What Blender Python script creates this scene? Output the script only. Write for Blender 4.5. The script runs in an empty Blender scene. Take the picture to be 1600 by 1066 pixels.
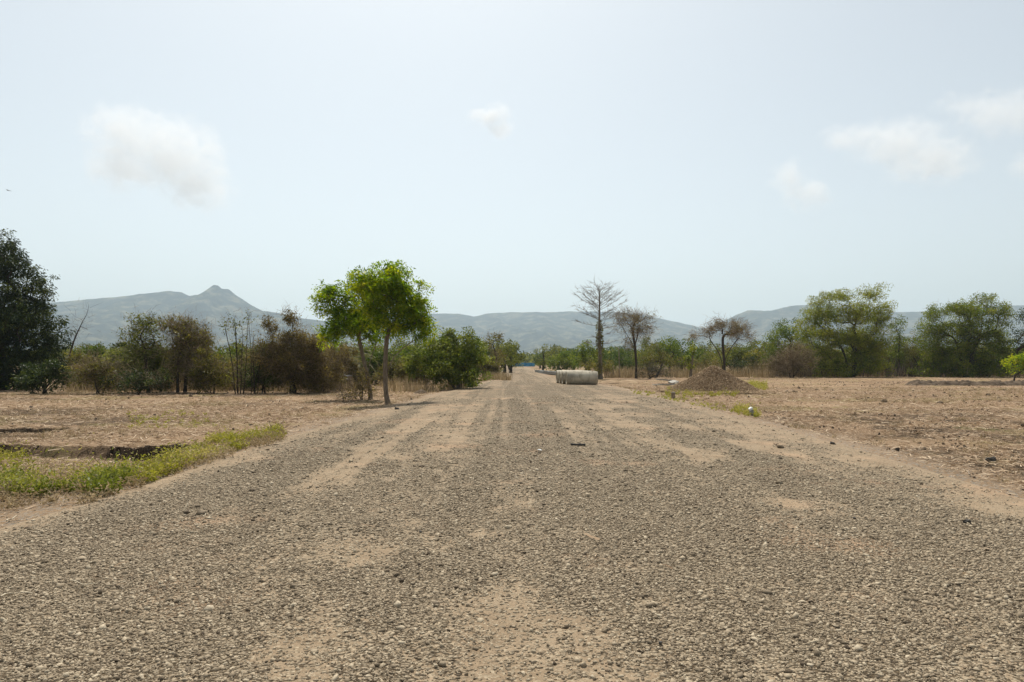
import bpy, math, random
import numpy as np
from mathutils import Vector

# ------------------------------------------------------------------ camera, world, sun
SC = bpy.context.scene
COL = SC.collection
CAM_H, FOC, HZ = 1.6, 1066.67, 566.0        # eye height (m), focal length and horizon row measured on the photograph
cam_d = bpy.data.cameras.new('camera'); cam = bpy.data.objects.new('camera', cam_d); COL.objects.link(cam)
cam.location = (0, 0, CAM_H); cam.rotation_euler = (math.radians(90), 0, 0)
cam_d.lens = 24.0; cam_d.sensor_width = 36.0; cam_d.shift_y = (HZ - 533) / 1600.0
cam_d.clip_start = 0.1; cam_d.clip_end = 60000
SC.camera = cam

SUN_EL, SUN_AZ = math.radians(63), math.radians(-10)      # azimuth from +Y towards +X
sdir = Vector((math.sin(SUN_AZ) * math.cos(SUN_EL), math.cos(SUN_AZ) * math.cos(SUN_EL), math.sin(SUN_EL)))
sl = bpy.data.lights.new('sun', 'SUN'); sl.energy = 4.9; sl.angle = math.radians(0.6); sl.color = (1.0, 0.955, 0.88)
so = bpy.data.objects.new('sun', sl); COL.objects.link(so)
so.rotation_euler = (-sdir).to_track_quat('-Z', 'Y').to_euler()

world = bpy.data.worlds.new('World'); SC.world = world; world.use_nodes = True
wn = world.node_tree; wn.nodes.clear()
wo = wn.nodes.new('ShaderNodeOutputWorld'); wb = wn.nodes.new('ShaderNodeBackground'); sk = wn.nodes.new('ShaderNodeTexSky')
sk.sky_type = 'NISHITA'; sk.sun_disc = False; sk.sun_elevation = SUN_EL; sk.sun_rotation = SUN_AZ
sk.air_density = 1.0; sk.dust_density = 3.2; sk.ozone_density = 2.2; sk.altitude = 300
wb.inputs['Strength'].default_value = 0.143
wt = wn.nodes.new('ShaderNodeMix'); wt.data_type = 'RGBA'; wt.blend_type = 'MULTIPLY'; wt.inputs[0].default_value = 1.0
wt.inputs[7].default_value = (1.02, 1.02, .935, 1)      # camera white balance of the sky light
wh = wn.nodes.new('ShaderNodeHueSaturation'); wh.inputs['Saturation'].default_value = .5
wn.links.new(sk.outputs[0], wh.inputs['Color']); wn.links.new(wh.outputs[0], wt.inputs[6]); wn.links.new(wt.outputs[2], wb.inputs[0]); wn.links.new(wb.outputs[0], wo.inputs[0])

SC.view_settings.view_transform = 'Standard'; SC.view_settings.look = 'None'
SC.view_settings.gamma = 1.0; SC.view_settings.exposure = 0.02
SC.cycles.max_bounces = 6; SC.cycles.diffuse_bounces = 3; SC.cycles.transmission_bounces = 3
SC.cycles.volume_bounces = 2; SC.cycles.transparent_max_bounces = 6
SC.cycles.use_denoising = True

# ------------------------------------------------------------------ helpers
rng = np.random.default_rng(7)

def Yof(py): return CAM_H * FOC / (py - HZ)
def X(px, Y): return (px - 800.0) * Y / FOC
def Z(py, Y): return CAM_H - (py - HZ) * Y / FOC
def PXof(x, Y): return 800 + x * FOC / Y

def _h(ix, iy, s):
    n = (ix.astype(np.int64) * 374761393 + iy.astype(np.int64) * 668265263 + s * 1442695041) & 0x7fffffff
    n = (n ^ (n >> 13)) * 1274126177 & 0x7fffffff
    n = (n ^ (n >> 16)) & 0xffffff
    return n / float(0xffffff)

def vnoise(x, y, s=0):
    x = np.asarray(x, float); y = np.asarray(y, float)
    ix = np.floor(x); iy = np.floor(y); fx = x - ix; fy = y - iy
    fx = fx * fx * (3 - 2 * fx); fy = fy * fy * (3 - 2 * fy)
    ix = ix.astype(np.int64); iy = iy.astype(np.int64)
    a = _h(ix, iy, s); b = _h(ix + 1, iy, s); c = _h(ix, iy + 1, s); d = _h(ix + 1, iy + 1, s)
    return (a + (b - a) * fx) * (1 - fy) + (c + (d - c) * fx) * fy

def fbm(x, y, o=4, s=0):
    t = 0; a = .5; w = 0
    for i in range(o):
        t = t + a * vnoise(x * 2 ** i + 17.3 * i, y * 2 ** i - 9.1 * i, s + i); w += a; a *= .5
    return t / w

def sstep(a, b, x):
    t = np.clip((x - a) / (b - a), 0, 1); return t * t * (3 - 2 * t)

def tag(o, label=None, cat=None, group=None, kind=None):
    if label: o['label'] = label
    if cat: o['category'] = cat
    if group: o['group'] = group
    if kind: o['kind'] = kind
    return o

def empty(name, loc):
    o = bpy.data.objects.new(name, None); o.empty_display_size = .3; o.location = loc; COL.objects.link(o); return o

def mk(name, V, F, mat, parent=None, attrs=None, smooth=False, loc=None):
    """V (n,3); F a list of (m,k) index arrays."""
    me = bpy.data.meshes.new(name)
    V = np.ascontiguousarray(V, dtype=np.float32)
    me.vertices.add(len(V)); me.vertices.foreach_set('co', V.ravel())
    if not isinstance(F, list): F = [F]
    F = [f for f in F if len(f)]
    loops = np.concatenate([f.ravel() for f in F]).astype(np.int32)
    sizes = np.concatenate([np.full(len(f), f.shape[1]) for f in F]).astype(np.int32)
    starts = np.concatenate([[0], np.cumsum(sizes)[:-1]]).astype(np.int32)
    me.loops.add(len(loops)); me.loops.foreach_set('vertex_index', loops)
    me.polygons.add(len(sizes)); me.polygons.foreach_set('loop_start', starts)
    if smooth: me.polygons.foreach_set('use_smooth', np.ones(len(sizes), dtype=bool))
    if attrs:
        for k, a in attrs.items():
            at = me.attributes.new(k, 'FLOAT', 'POINT'); at.data.foreach_set('value', np.ascontiguousarray(a, dtype=np.float32))
    me.update(calc_edges=True); me.validate()
    me.materials.append(mat)
    o = bpy.data.objects.new(name, me); COL.objects.link(o)
    if parent is not None: o.parent = parent
    if loc is not None: o.location = loc
    return o

# ------------------------------------------------------------------ materials
def new_mat(name):
    m = bpy.data.materials.new(name); m.use_nodes = True
    nt = m.node_tree; nt.nodes.clear()
    out = nt.nodes.new('ShaderNodeOutputMaterial')
    return m, nt, out

class N:
    """small node shorthand"""
    def __init__(s, nt): s.nt = nt
    def n(s, t, **k):
        nd = s.nt.nodes.new(t)
        for a, b in k.items(): setattr(nd, a, b)
        return nd
    def l(s, a, b): s.nt.links.new(a, b)
    def attr(s, name): return s.n('ShaderNodeAttribute', attribute_name=name).outputs['Fac']
    def pos(s, scale=(1, 1, 1)):
        tc = s.n('ShaderNodeTexCoord'); mp = s.n('ShaderNodeMapping'); mp.inputs['Scale'].default_value = scale
        s.l(tc.outputs['Object'], mp.inputs['Vector']); return mp.outputs[0]
    def noise(s, sc, det=4, rough=.55, vec=None, dist=0):
        nd = s.n('ShaderNodeTexNoise'); nd.inputs['Scale'].default_value = sc; nd.inputs['Detail'].default_value = det
        nd.inputs['Roughness'].default_value = rough; nd.inputs['Distortion'].default_value = dist
        if vec is not None: s.l(vec, nd.inputs['Vector'])
        return nd.outputs['Fac']
    def vor(s, sc, vec=None, feature='F1', out='Distance'):
        nd = s.n('ShaderNodeTexVoronoi'); nd.feature = feature; nd.inputs['Scale'].default_value = sc
        if vec is not None: s.l(vec, nd.inputs['Vector'])
        return nd.outputs[out]
    def ramp(s, fac, stops, interp='LINEAR'):
        nd = s.n('ShaderNodeValToRGB'); cr = nd.color_ramp; cr.interpolation = interp
        while len(cr.elements) < len(stops): cr.elements.new(.5)
        for e, (p, c) in zip(cr.elements, stops):
            e.position = p; e.color = (c, c, c, 1) if isinstance(c, (int, float)) else (*c, 1)
        s.l(fac, nd.inputs['Fac']); return nd.outputs['Color']
    def mix(s, f, a, b, mode='MIX'):
        nd = s.n('ShaderNodeMix', data_type='RGBA', blend_type=mode)
        for i, v in ((0, f), (6, a), (7, b)):
            if isinstance(v, (int, float)): nd.inputs[i].default_value = v
            elif isinstance(v, tuple): nd.inputs[i].default_value = (*v, 1)
            else: s.l(v, nd.inputs[i])
        return nd.outputs[2]
    def math(s, op, a, b=0.0, clamp=False):
        nd = s.n('ShaderNodeMath', operation=op); nd.use_clamp = clamp
        for i, v in ((0, a), (1, b)):
            if isinstance(v, (int, float)): nd.inputs[i].default_value = v
            else: s.l(v, nd.inputs[i])
        return nd.outputs[0]
    def bump(s, h, strength, dist, normal=None):
        nd = s.n('ShaderNodeBump'); nd.inputs['Strength'].default_value = strength; nd.inputs['Distance'].default_value = dist
        s.l(h, nd.inputs['Height'])
        if normal is not None: s.l(normal, nd.inputs['Normal'])
        return nd.outputs[0]
    def bsdf(s, out, col, rough=.9, normal=None, spec=.2, metal=0):
        b = s.n('ShaderNodeBsdfPrincipled')
        if isinstance(col, tuple): b.inputs['Base Color'].default_value = (*col, 1)
        else: s.l(col, b.inputs['Base Color'])
        b.inputs['Roughness'].default_value = rough; b.inputs['Specular IOR Level'].default_value = spec
        b.inputs['Metallic'].default_value = metal
        if normal is not None: s.l(normal, b.inputs['Normal'])
        s.l(b.outputs[0], out.inputs['Surface']); return b

def leaf_mat(name, c1, c2, c3, trans=.35, rough=.5):
    m, nt, out = new_mat(name); k = N(nt)
    col = k.ramp(k.attr('v'), [(0, c1), (.5, c2), (1, c3)])
    b = k.bsdf(out, col, rough, spec=.18)
    t = k.n('ShaderNodeBsdfTranslucent'); hs = k.n('ShaderNodeHueSaturation')
    hs.inputs['Saturation'].default_value = 1.1; hs.inputs['Value'].default_value = 1.5; k.l(col, hs.inputs['Color'])
    k.l(hs.outputs[0], t.inputs[0])
    mx = k.n('ShaderNodeMixShader'); mx.inputs[0].default_value = trans
    k.l(b.outputs[0], mx.inputs[1]); k.l(t.outputs[0], mx.inputs[2]); k.l(mx.outputs[0], out.inputs['Surface'])
    return m

def bark_mat(name, c1, c2, sc=6):
    m, nt, out = new_mat(name); k = N(nt)
    p = k.pos((1, 1, .25)); n1 = k.noise(sc * 3, 5, .65, p)
    col = k.ramp(n1, [(.3, c1), (.7, c2)])
    k.bsdf(out, col, .95, k.bump(n1, .6, .03), .1); return m

M = {}
M['bark'] = bark_mat('bark_brown', (.09, .07, .05), (.25, .20, .145))
M['bark_dark'] = bark_mat('bark_dark', (.028, .022, .018), (.085, .067, .05))
M['bark_pale'] = bark_mat('bark_pale', (.10, .085, .06), (.26, .22, .17))
M['twig'] = leaf_mat('twig_brown', (.09, .066, .038), (.21, .155, .09), (.36, .275, .165), 0.0, .9)
M['twig_grey'] = leaf_mat('twig_grey', (.06, .048, .038), (.14, .115, .09), (.26, .22, .17), 0.0, .9)
M['fresh'] = leaf_mat('leaf_fresh', (.055, .10, .008), (.17, .26, .018), (.42, .42, .04), .52)
M['shrub'] = leaf_mat('leaf_shrub', (.035, .06, .009), (.085, .12, .016), (.21, .23, .04), .38)
M['mango'] = leaf_mat('leaf_mango', (.012, .022, .004), (.028, .045, .008), (.13, .15, .025), .2, .6)
M['dark'] = leaf_mat('leaf_dark', (.02, .032, .008), (.042, .062, .014), (.11, .13, .03), .28)
M['olive'] = leaf_mat('leaf_olive', (.055, .054, .010), (.14, .13, .022), (.28, .245, .05), .38)
M['sage'] = leaf_mat('leaf_sage', (.048, .062, .012), (.115, .13, .022), (.24, .24, .05), .38)
M['lime'] = leaf_mat('leaf_lime', (.055, .085, .011), (.13, .17, .02), (.30, .30, .045), .42)
M['rust'] = leaf_mat('leaf_rust', (.065, .052, .016), (.16, .125, .034), (.30, .235, .075), .38)
M['weed'] = leaf_mat('leaf_weed', (.13, .13, .018), (.25, .245, .035), (.38, .32, .11), .42)
M['herb'] = leaf_mat('leaf_herb', (.06, .082, .012), (.135, .16, .025), (.28, .27, .06), .38)
M['dry'] = leaf_mat('grass_dry', (.15, .11, .055), (.26, .195, .11), (.40, .32, .20), .3, .8)
M['palm'] = leaf_mat('leaf_palm', (.07, .08, .022), (.13, .14, .05), (.24, .21, .09), .35)
M['straw'] = leaf_mat('straw', (.19, .12, .067), (.36, .255, .16), (.55, .43, .30), .1, .8)

# ------------------------------------------------------------------ ground shape
L_PTS = [(2.0, -6.5), (4.5, -5.6), (6.4, -4.85), (8.4, -4.7), (14, -4.75), (20, -4.3), (28, -3.9), (38, -3.3), (46, -2.6), (55, -1.9), (75, -2.0), (100, -2.2), (320, -2.5)]
R_PTS = [(2.0, 6.2), (5, 5.6), (7.4, 5.8), (12.9, 6.3), (23.7, 6.5), (38, 6.6), (46, 6.3), (58, 4.8), (75, 3.6), (100, 3.8), (320, 4.5)]
def road_l(y): return np.interp(y, *zip(*L_PTS))
def road_r(y): return np.interp(y, *zip(*R_PTS))

def ditch(x, y):
    """depth (0..1) of the ditch beside the road on the left"""
    back = 13.75 + .18 * np.sin(x * 1.7) + .10 * np.sin(x * 4.3) + .12 * (fbm(x * 3, y * 0, 3, 15) - .5)
    front = back - 2.0 - .4 * np.sin(x * .9)
    d = sstep(front - .2, front + 1.2, y) * (1 - sstep(back - .12, back + .05, y))
    e = d * sstep(-6.0, -6.5, x) * (.35 + .65 * sstep(.35, .5, fbm(x * .55, x * 0, 3, 19)))
    b2 = 17.6 + .25 * np.sin(x * 1.1); d2 = sstep(b2 - 1.5, b2 - .4, y) * (1 - sstep(b2 - .1, b2 + .06, y)) * sstep(-11.0, -12.0, x)
    return np.maximum(e, .75 * d2)
def ground_z(x, y):
    z = .05 * (fbm(x * .35, y * .35, 3, 3) - .5)
    off = np.maximum(road_l(y) - x, x - road_r(y))
    field = sstep(.3, 2.0, off)
    near = 1 - sstep(60, 110, np.abs(y))
    z = z + field * near * (.07 * (fbm(x * 1.6, y * 1.6, 4, 11) - .45) + .06 * (vnoise(x * 4.5, y * 5, 13) - .5) + .035 * (vnoise(x * 10, y * 11, 14) - .5))
    z = z - .58 * ditch(x, y)
    # low bank of verge soil on the left edge of the gravel
    z = z - .10 * sstep(.1, 1.4, off)
    return z * sstep(-60, -10, y) if False else z
def gravel_mask(x, y):
    """where loose gravel lies on the road (1) and where dust shows (0)"""
    l = road_l(y); r = road_r(y)
    u = x - .12 * np.sin(y * .11)
    streak = fbm(u * 1.1, y * .10, 4, 21)
    blot = fbm(x * .9, y * .55, 4, 31)
    fine = fbm(x * 3.2, y * 1.6, 3, 41)
    m = .27 * streak + .25 * blot + .26 * fine + .22 * vnoise(x * 7, y * 4, 45)
    track = .5 * fbm(u * 1.7, y * .03, 2, 47) + .5 * fbm(u * 4.2, y * .05, 3, 48)
    far = sstep(6, 16, y)
    m = .62 - .17 * far + .50 * sstep(.34, .62, m) - .45 * sstep(.42, .30, .6 * blot + .4 * streak) - (.16 + .34 * far) * sstep(.46, .60, track)
    wob = .5 * (fine - .5)
    m = m - .55 * np.exp(-((x + 1.12 + wob) / .24) ** 2 - ((y - 3.75) / .6) ** 2) - .45 * np.exp(-((x + .62 + wob) / .28) ** 2 - ((y - 5.75) / .35) ** 2) - .4 * np.exp(-((x - 1.9 + wob) / .6) ** 2 - ((y - 4.6) / .25) ** 2)
    m = np.clip(m, .03, 1)
    e = .55 * (fbm(x * .8, y * .8, 3, 51) - .5)
    m = m * sstep(-.15, .75, x - l + e) * sstep(-.3, 1.3, r - x + e)
    return m
def road_z(x, y):
    g = gravel_mask(x, y)
    crown = np.clip(1 - ((x - (road_l(y) + road_r(y)) / 2) / 5.5) ** 2, 0, 1)
    rut = .012 * (fbm(x * 1.6, y * .12, 3, 61) - .5)
    return ground_z(x, y) * .5 + .012 + .07 * crown + rut + .012 * g

def sheet(name, xs, ys, V, mat, attrs):
    nr, nc = V.shape[:2]
    i = np.arange(nr - 1)[:, None] * nc + np.arange(nc - 1)[None, :]
    F = np.stack([i, i + 1, i + nc + 1, i + nc], -1).reshape(-1, 4)
    return mk(name, V.reshape(-1, 3), F, mat, attrs={k: a.ravel() for k, a in attrs.items()}, smooth=True)

def ground_material():
    m, nt, out = new_mat('dry_field_soil'); k = N(nt)
    p = k.pos()
    soil = k.ramp(k.noise(9, 6, .7, p), [(.3, (.12, .074, .04)), (.55, (.25, .168, .10)), (.75, (.39, .28, .18))])
    # chopped straw litter: thin bright flecks at two scales and two directions
    fl = []
    for sc, rot in (((26, 7, 7), 0.5), ((7, 24, 7), -0.4), ((17, 15, 7), 1.2)):
        tc = k.n('ShaderNodeTexCoord'); mp = k.n('ShaderNodeMapping'); mp.inputs['Scale'].default_value = sc
        mp.inputs['Rotation'].default_value = (0, 0, rot); k.l(tc.outputs['Object'], mp.inputs['Vector'])
        fl.append(k.noise(1.0, 3, .8, mp.outputs[0], .6))
    f = k.math('MAXIMUM', k.math('MAXIMUM', fl[0], fl[1]), fl[2])
    litter = k.ramp(f, [(.52, (.16, .10, .056)), (.62, (.37, .26, .165)), (.74, (.52, .40, .28))])
    col = k.mix(k.attr('litter'), soil, litter)
    dk = k.math('MULTIPLY', k.attr('dark'), k.ramp(k.noise(3.2, 6, .75, p), [(.36, 0.0), (.50, 1.0)]))
    col = k.mix(dk, col, k.ramp(k.noise(14, 5, .7, p), [(.35, (.035, .024, .016)), (.7, (.13, .09, .055))]))
    col = k.mix(k.attr('ditch_shade'), col, k.ramp(k.noise(14, 5, .7, p), [(.35, (.022, .015, .010)), (.7, (.07, .048, .03))]))  # shade of the ditch and its back wall painted into the soil colour
    dirt = k.ramp(k.noise(5, 7, .72, p), [(.3, (.27, .175, .10)), (.7, (.42, .30, .19))])
    col = k.mix(k.math('MULTIPLY', k.attr('dirt'), k.math('SUBTRACT', 1.0, k.attr('ditch_shade'))), col, dirt)
    # pebbles on the verge
    v = k.vor(32, p, out='Color'); vd = k.vor(32, p)
    sp = k.n('ShaderNodeSeparateColor'); k.l(v, sp.inputs[0])
    peb = k.math('MULTIPLY', k.ramp(sp.outputs[0], [(.55, 0.0), (.6, 1.0)], 'CONSTANT'), k.attr('peb'))
    col = k.mix(k.math('MULTIPLY', peb, .85), col, k.ramp(sp.outputs[1], [(0, (.14, .13, .11)), (1, (.40, .37, .32))]))
    col = k.mix(k.math('MULTIPLY', k.attr('green'), k.ramp(k.noise(12, 4, .7, p), [(.42, 0.0), (.6, 1.0)])), col, (.20, .21, .05))
    big = k.noise(.35, 4, .6, p)
    col = k.mix(.7, col, k.ramp(big, [(.3, (.72, .70, .66)), (.65, (1, 1, 1))]), 'MULTIPLY')
    h = k.math('ADD', k.noise(16, 6, .75, p), k.math('MULTIPLY', f, .8))
    k.bsdf(out, col, .95, k.bump(h, .9, .045), .1)
    return m

def road_material():
    m, nt, out = new_mat('gravel_surface'); k = N(nt)
    p = k.pos()
    dust = k.ramp(k.noise(2.2, 7, .7, p), [(.3, (.25, .178, .110)), (.52, (.315, .232, .148)), (.72, (.375, .285, .19))])
    grit = k.ramp(k.noise(60, 4, .8, p), [(.35, (.55, .55, .55)), (.6, (1, 1, 1))])
    dust = k.mix(.8, dust, grit, 'MULTIPLY')
    def cells(sc):
        v = k.vor(sc, p, out='Color'); d = k.vor(sc, p)
        s = k.n('ShaderNodeSeparateColor'); k.l(v, s.inputs[0]); return s.outputs[0], s.outputs[1], d
    a0, a1, ad = cells(38); b0, b1, bd = cells(70)
    stone = k.ramp(a1, [(0, (.10, .074, .048)), (.12, (.23, .18, .12)), (.6, (.335, .265, .18)), (1, (.41, .335, .235))])
    stone2 = k.ramp(b1, [(0, (.13, .098, .063)), (.4, (.29, .228, .151)), (1, (.39, .312, .213))])
    g = k.attr('grav')
    cov = k.math('SUBTRACT', k.math('MULTIPLY', g, 1.1), a0)
    ca = k.ramp(cov, [(.0, 0.0), (.05, 1.0)])
    cov2 = k.math('SUBTRACT', k.math('ADD', k.math('MULTIPLY', g, .9), .12), b0)
    cb = k.ramp(cov2, [(.0, 0.0), (.05, 1.0)])
    col = k.mix(cb, dust, stone2); col = k.mix(ca, col, stone)
    gap = k.ramp(ad, [(.35, (1, 1, 1)), (.62, (.33, .30, .26))])
    col = k.mix(ca, col, k.mix(1.0, col, gap, 'MULTIPLY'))
    red = k.math('MULTIPLY', k.ramp(k.noise(.55, 5, .6, p), [(.56, 0.0), (.68, 1.0)]), .35)
    col = k.mix(red, col, (.44, .27, .16))
    hh = k.math('ADD', k.math('MULTIPLY', k.math('MULTIPLY', ca, k.math('SUBTRACT', .7, ad)), 1.6),
                k.math('ADD', k.math('MULTIPLY', cb, .35), k.math('MULTIPLY', k.noise(45, 4, .8, p), .4)))
    k.bsdf(out, col, .92, k.bump(hh, 1.0, .02), .15)
    return m

M['ground'] = ground_material(); M['road'] = road_material()

def build_ground():
    ys = np.concatenate([[-5200, -1500, -400, -120, -40, -12, -4, -1, .6, 1.5], 2.4 * 1.0085 ** np.arange(0, 440),
                         [105, 115, 130, 150, 180, 220, 280, 360, 480, 650, 900, 1300, 1900, 2600, 3600, 5200, 7400]])
    ts = np.concatenate([[-30, -8, -4, -2.4, -1.7, -1.4, -1.2, -1.05, -.95], np.linspace(-.88, .88, 560), [.95, 1.05, 1.2, 1.4, 1.7, 2.4, 4, 8, 30]])
    Yg = np.repeat(ys[:, None], len(ts), 1); s = np.maximum(2.4, np.abs(Yg)); Xg = np.clip(ts[None, :] * s, -7400, 7400)
    Zg = ground_z(Xg, Yg)
    l = road_l(Yg); r = road_r(Yg); off = np.maximum(l - Xg, Xg - r)
    inside = (off < -.25) & (Yg > 1) & (Yg < 318)
    Zg = np.where(inside, np.minimum(Zg, road_z(Xg, Yg) - .05), Zg)
    n1 = fbm(Xg * .5, Yg * .5, 4, 71)
    dirt = (1 - sstep(.1, 1.2, off + 1.6 * (n1 - .5))) * (.45 + .5 * fbm(Xg * 2.5, Yg * 2.5, 3, 77))
    dirt = np.maximum(dirt, .7 * sstep(.55, .66, fbm(Xg * .16, Yg * .5, 3, 72)))
    litter = sstep(.25, .55, fbm(Xg * .6, Yg * .6, 4, 73)) * .75 + .25
    # churned dark soil: right field and patches in the left one
    dr = sstep(5.5, 9, Xg) * sstep(5.5, 9, Yg) * (1 - sstep(20, 27, Yg)) * sstep(.43, .62, fbm(Xg * .9, Yg * 1.1, 4, 74) + .08 * sstep(8, 14, Xg))
    dl = sstep(-7, -12, Xg) * sstep(.50, .63, fbm(Xg * .18, Yg * .9, 4, 75)) * (1 - sstep(38, 45, Yg)) * .8
    strip = np.exp(-((Yg - 17.2 - .22 * (Xg + 12)) / .55) ** 2) * sstep(-10.6, -11.8, Xg)  # separate dark band across the far left of the field
    dark = np.clip(np.maximum(np.maximum(dr, dl), strip * 1.3), 0, 1)
    ditch_shade = sstep(.15, .5, np.maximum(ditch(Xg, Yg), np.maximum(ditch(Xg, Yg - .10), ditch(Xg, Yg - .22))))  # mask of the painted ditch shade, reaching just past the back lip
    peb = (1 - sstep(.1, 2.2, off)) * (.3 + fbm(Xg * 1.5, Yg * 1.5, 3, 78))
    green = sstep(.58, .72, fbm(Xg * .5, Yg * .7, 3, 76)) * .5 * sstep(.5, 2, off)
    o = sheet('ground', None, None, np.stack([Xg, Yg, Zg], -1), M['ground'],
              dict(ditch_shade=ditch_shade, dirt=dirt, litter=litter, dark=dark, peb=peb, green=green))
    tag(o, 'dry tan field with chopped straw on both sides of the road', kind='structure')
    # road
    ys = np.concatenate([[-30, -8, -2, .5, 1.5], 2.4 * 1.0085 ** np.arange(0, 440), [104, 112, 125, 145, 175, 210, 250, 290, 316]])
    u = np.linspace(0, 1, 360)
    Yg = np.repeat(ys[:, None], len(u), 1); l = road_l(Yg) - .28; r = road_r(Yg) + .28
    Xg = l + (r - l) * u[None, :]
    Zg = road_z(Xg, Yg)
    ed = np.minimum(Xg - l, r - Xg)
    Zg = np.where(ed < .28, ground_z(Xg, Yg) * (1 - ed / .28) + Zg * ed / .28 - .02 * (1 - ed / .28), Zg)
    o = sheet('gravel_road', None, None, np.stack([Xg, Yg, Zg], -1), M['road'], dict(grav=gravel_mask(Xg, Yg)))
    tag(o, 'wide unpaved gravel road running straight to the trees', kind='structure')
build_ground()

def surf_z(x, y):
    off = np.maximum(road_l(y) - x, x - road_r(y))
    return np.where(off < 0, road_z(x, y), ground_z(x, y))

# ------------------------------------------------------------------ loose stones, straw, clods
def stones(name, x, y, size, mat, flat=.55, lift=.25, v=None, z=None):
    n = len(x); r = np.random.default_rng(len(x) + 5)
    c = np.array([[-1, -1, -1], [1, -1, -1], [1, 1, -1], [-1, 1, -1], [-1, -1, 1], [1, -1, 1], [1, 1, 1], [-1, 1, 1]], float)
    V = np.repeat(c[None], n, 0) * .5
    V += r.uniform(-.27, .27, V.shape)
    V[:, 4:, :2] *= r.uniform(.15, .8, (n, 1, 1)); V[:, 4:, :2] += r.uniform(-.3, .3, (n, 1, 2))
    sx = size * r.uniform(.75, 1.35, n); sy = size * r.uniform(.55, 1.0, n); sz = size * flat * r.uniform(.5, 1.25, n)
    V = V * np.stack([sx, sy, sz], -1)[:, None, :]
    # tilt and spin
    a = r.uniform(0, 6.283, n); t = r.normal(0, .3, n)
    V = np.stack([V[..., 0], V[..., 1] * np.cos(t)[:, None] - V[..., 2] * np.sin(t)[:, None], V[..., 1] * np.sin(t)[:, None] + V[..., 2] * np.cos(t)[:, None]], -1)
    V = np.stack([V[..., 0] * np.cos(a)[:, None] - V[..., 1] * np.sin(a)[:, None], V[..., 0] * np.sin(a)[:, None] + V[..., 1] * np.cos(a)[:, None], V[..., 2]], -1)
    if z is None: z = surf_z(x, y)
    V[..., 0] += x[:, None]; V[..., 1] += y[:, None]; V[..., 2] += (z + sz * lift)[:, None]
    f = np.array([[3, 2, 1, 0], [4, 5, 6, 7], [0, 1, 5, 4], [1, 2, 6, 5], [2, 3, 7, 6], [3, 0, 4, 7]])
    F = (np.arange(n)[:, None, None] * 8 + f[None]).reshape(-1, 4)
    if v is None: v = r.uniform(0, 1, n)
    return mk(name, V.reshape(-1, 3), F, mat, attrs=dict(v=np.repeat(v, 8)))

def stone_mat(name, stops):
    m, nt, out = new_mat(name); k = N(nt)
    col = k.ramp(k.attr('v'), stops)
    col = k.mix(.5, col, k.ramp(k.noise(70, 4, .7, k.pos()), [(.3, (.6, .6, .6)), (.65, (1.1, 1.1, 1.1))]), 'MULTIPLY')
    geo = k.n('ShaderNodeNewGeometry')
    k.bsdf(out, col, .85, None, .2); return m
M['gravel'] = stone_mat('crushed_stone', [(0, (.08, .058, .038)), (.12, (.18, .14, .093)), (.4, (.30, .236, .16)), (.8, (.38, .305, .208)), (1, (.48, .40, .285))])
M['clod'] = stone_mat('soil_clod', [(0, (.06, .042, .027)), (.6, (.14, .098, .062)), (1, (.27, .20, .13))])
M['chip'] = stone_mat('brown_gravel', [(0, (.16, .10, .052)), (.5, (.29, .195, .11)), (1, (.44, .33, .205))])

def scatter(y0, y1, dens, tmin=-.86, tmax=.86, seed=1):
    """uniform per square metre over the wedge of ground in front of the road's end; dens may fall with distance"""
    r = np.random.default_rng(seed)
    A = (tmax - tmin) * (y1 ** 2 - y0 ** 2) / 2; n = int(A * dens)
    y = np.sqrt(r.uniform(y0 ** 2, y1 ** 2, n)); x = r.uniform(tmin, tmax, n) * y
    return x, y

xs, ysn, ss = [], [], []
for (y0, y1, dens, s0) in ((2.45, 5.2, 3000, .0085), (2.4, 4.2, 3900, .0132), (4.2, 6.0, 2900, .0142), (6.0, 8.5, 1750, .016), (8.5, 12, 740, .019), (12, 18, 200, .025), (18, 30, 50, .03)):
    x, y = scatter(y0, y1, dens, seed=int(y0 * 100))
    g = gravel_mask(x, y); off = np.maximum(road_l(y) - x, x - road_r(y))
    p = np.where(off < 0, .05 + .75 * g, .05 * np.exp(-off * 1.5))
    keep = rng.uniform(0, 1, len(x)) < p
    x, y = x[keep], y[keep]
    xs.append(x); ysn.append(y); ss.append(s0 * np.exp(rng.normal(0, .38, len(x))))
x, y, s = map(np.concatenate, (xs, ysn, ss))
o = stones('loose_gravel', x, y, s, M['gravel']); tag(o, 'crushed grey stone lying loose over the road', kind='stuff')

# straw litter
def strips(name, x, y, L, W, mat, zoff=.012, tilt=.12, v=None, z=None):
    n = len(x); r = np.random.default_rng(n)
    a = r.uniform(0, 6.283, n); t = r.normal(0, tilt, n)
    d = np.stack([np.cos(a) * np.cos(t), np.sin(a) * np.cos(t), np.sin(t)], -1)
    b = r.uniform(-.25, .25, n)
    s = np.stack([-np.sin(a), np.cos(a), r.normal(0, .4, n)], -1)
    if z is None: z = surf_z(x, y)
    c = np.stack([x, y, z + zoff + np.abs(np.sin(t)) * L / 2], -1)
    bend = s * (b * L)[:, None]
    w = s * (W / 2)[:, None]
    P0 = c - d * (L / 2)[:, None]; P1 = c + bend * .5 + np.array([0, 0, .006]); P2 = c + d * (L / 2)[:, None]
    V = np.stack([P0 - w, P0 + w, P1 - w, P1 + w, P2 - w * .5, P2 + w * .5], 1)
    f = np.array([[0, 1, 3, 2], [2, 3, 5, 4]])
    F = (np.arange(n)[:, None, None] * 6 + f[None]).reshape(-1, 4)
    if v is None: v = r.uniform(0, 1, n)
    return mk(name, V.reshape(-1, 3), F, mat, attrs=dict(v=np.repeat(v, 6)))
xs, ysn, ls = [], [], []
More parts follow.
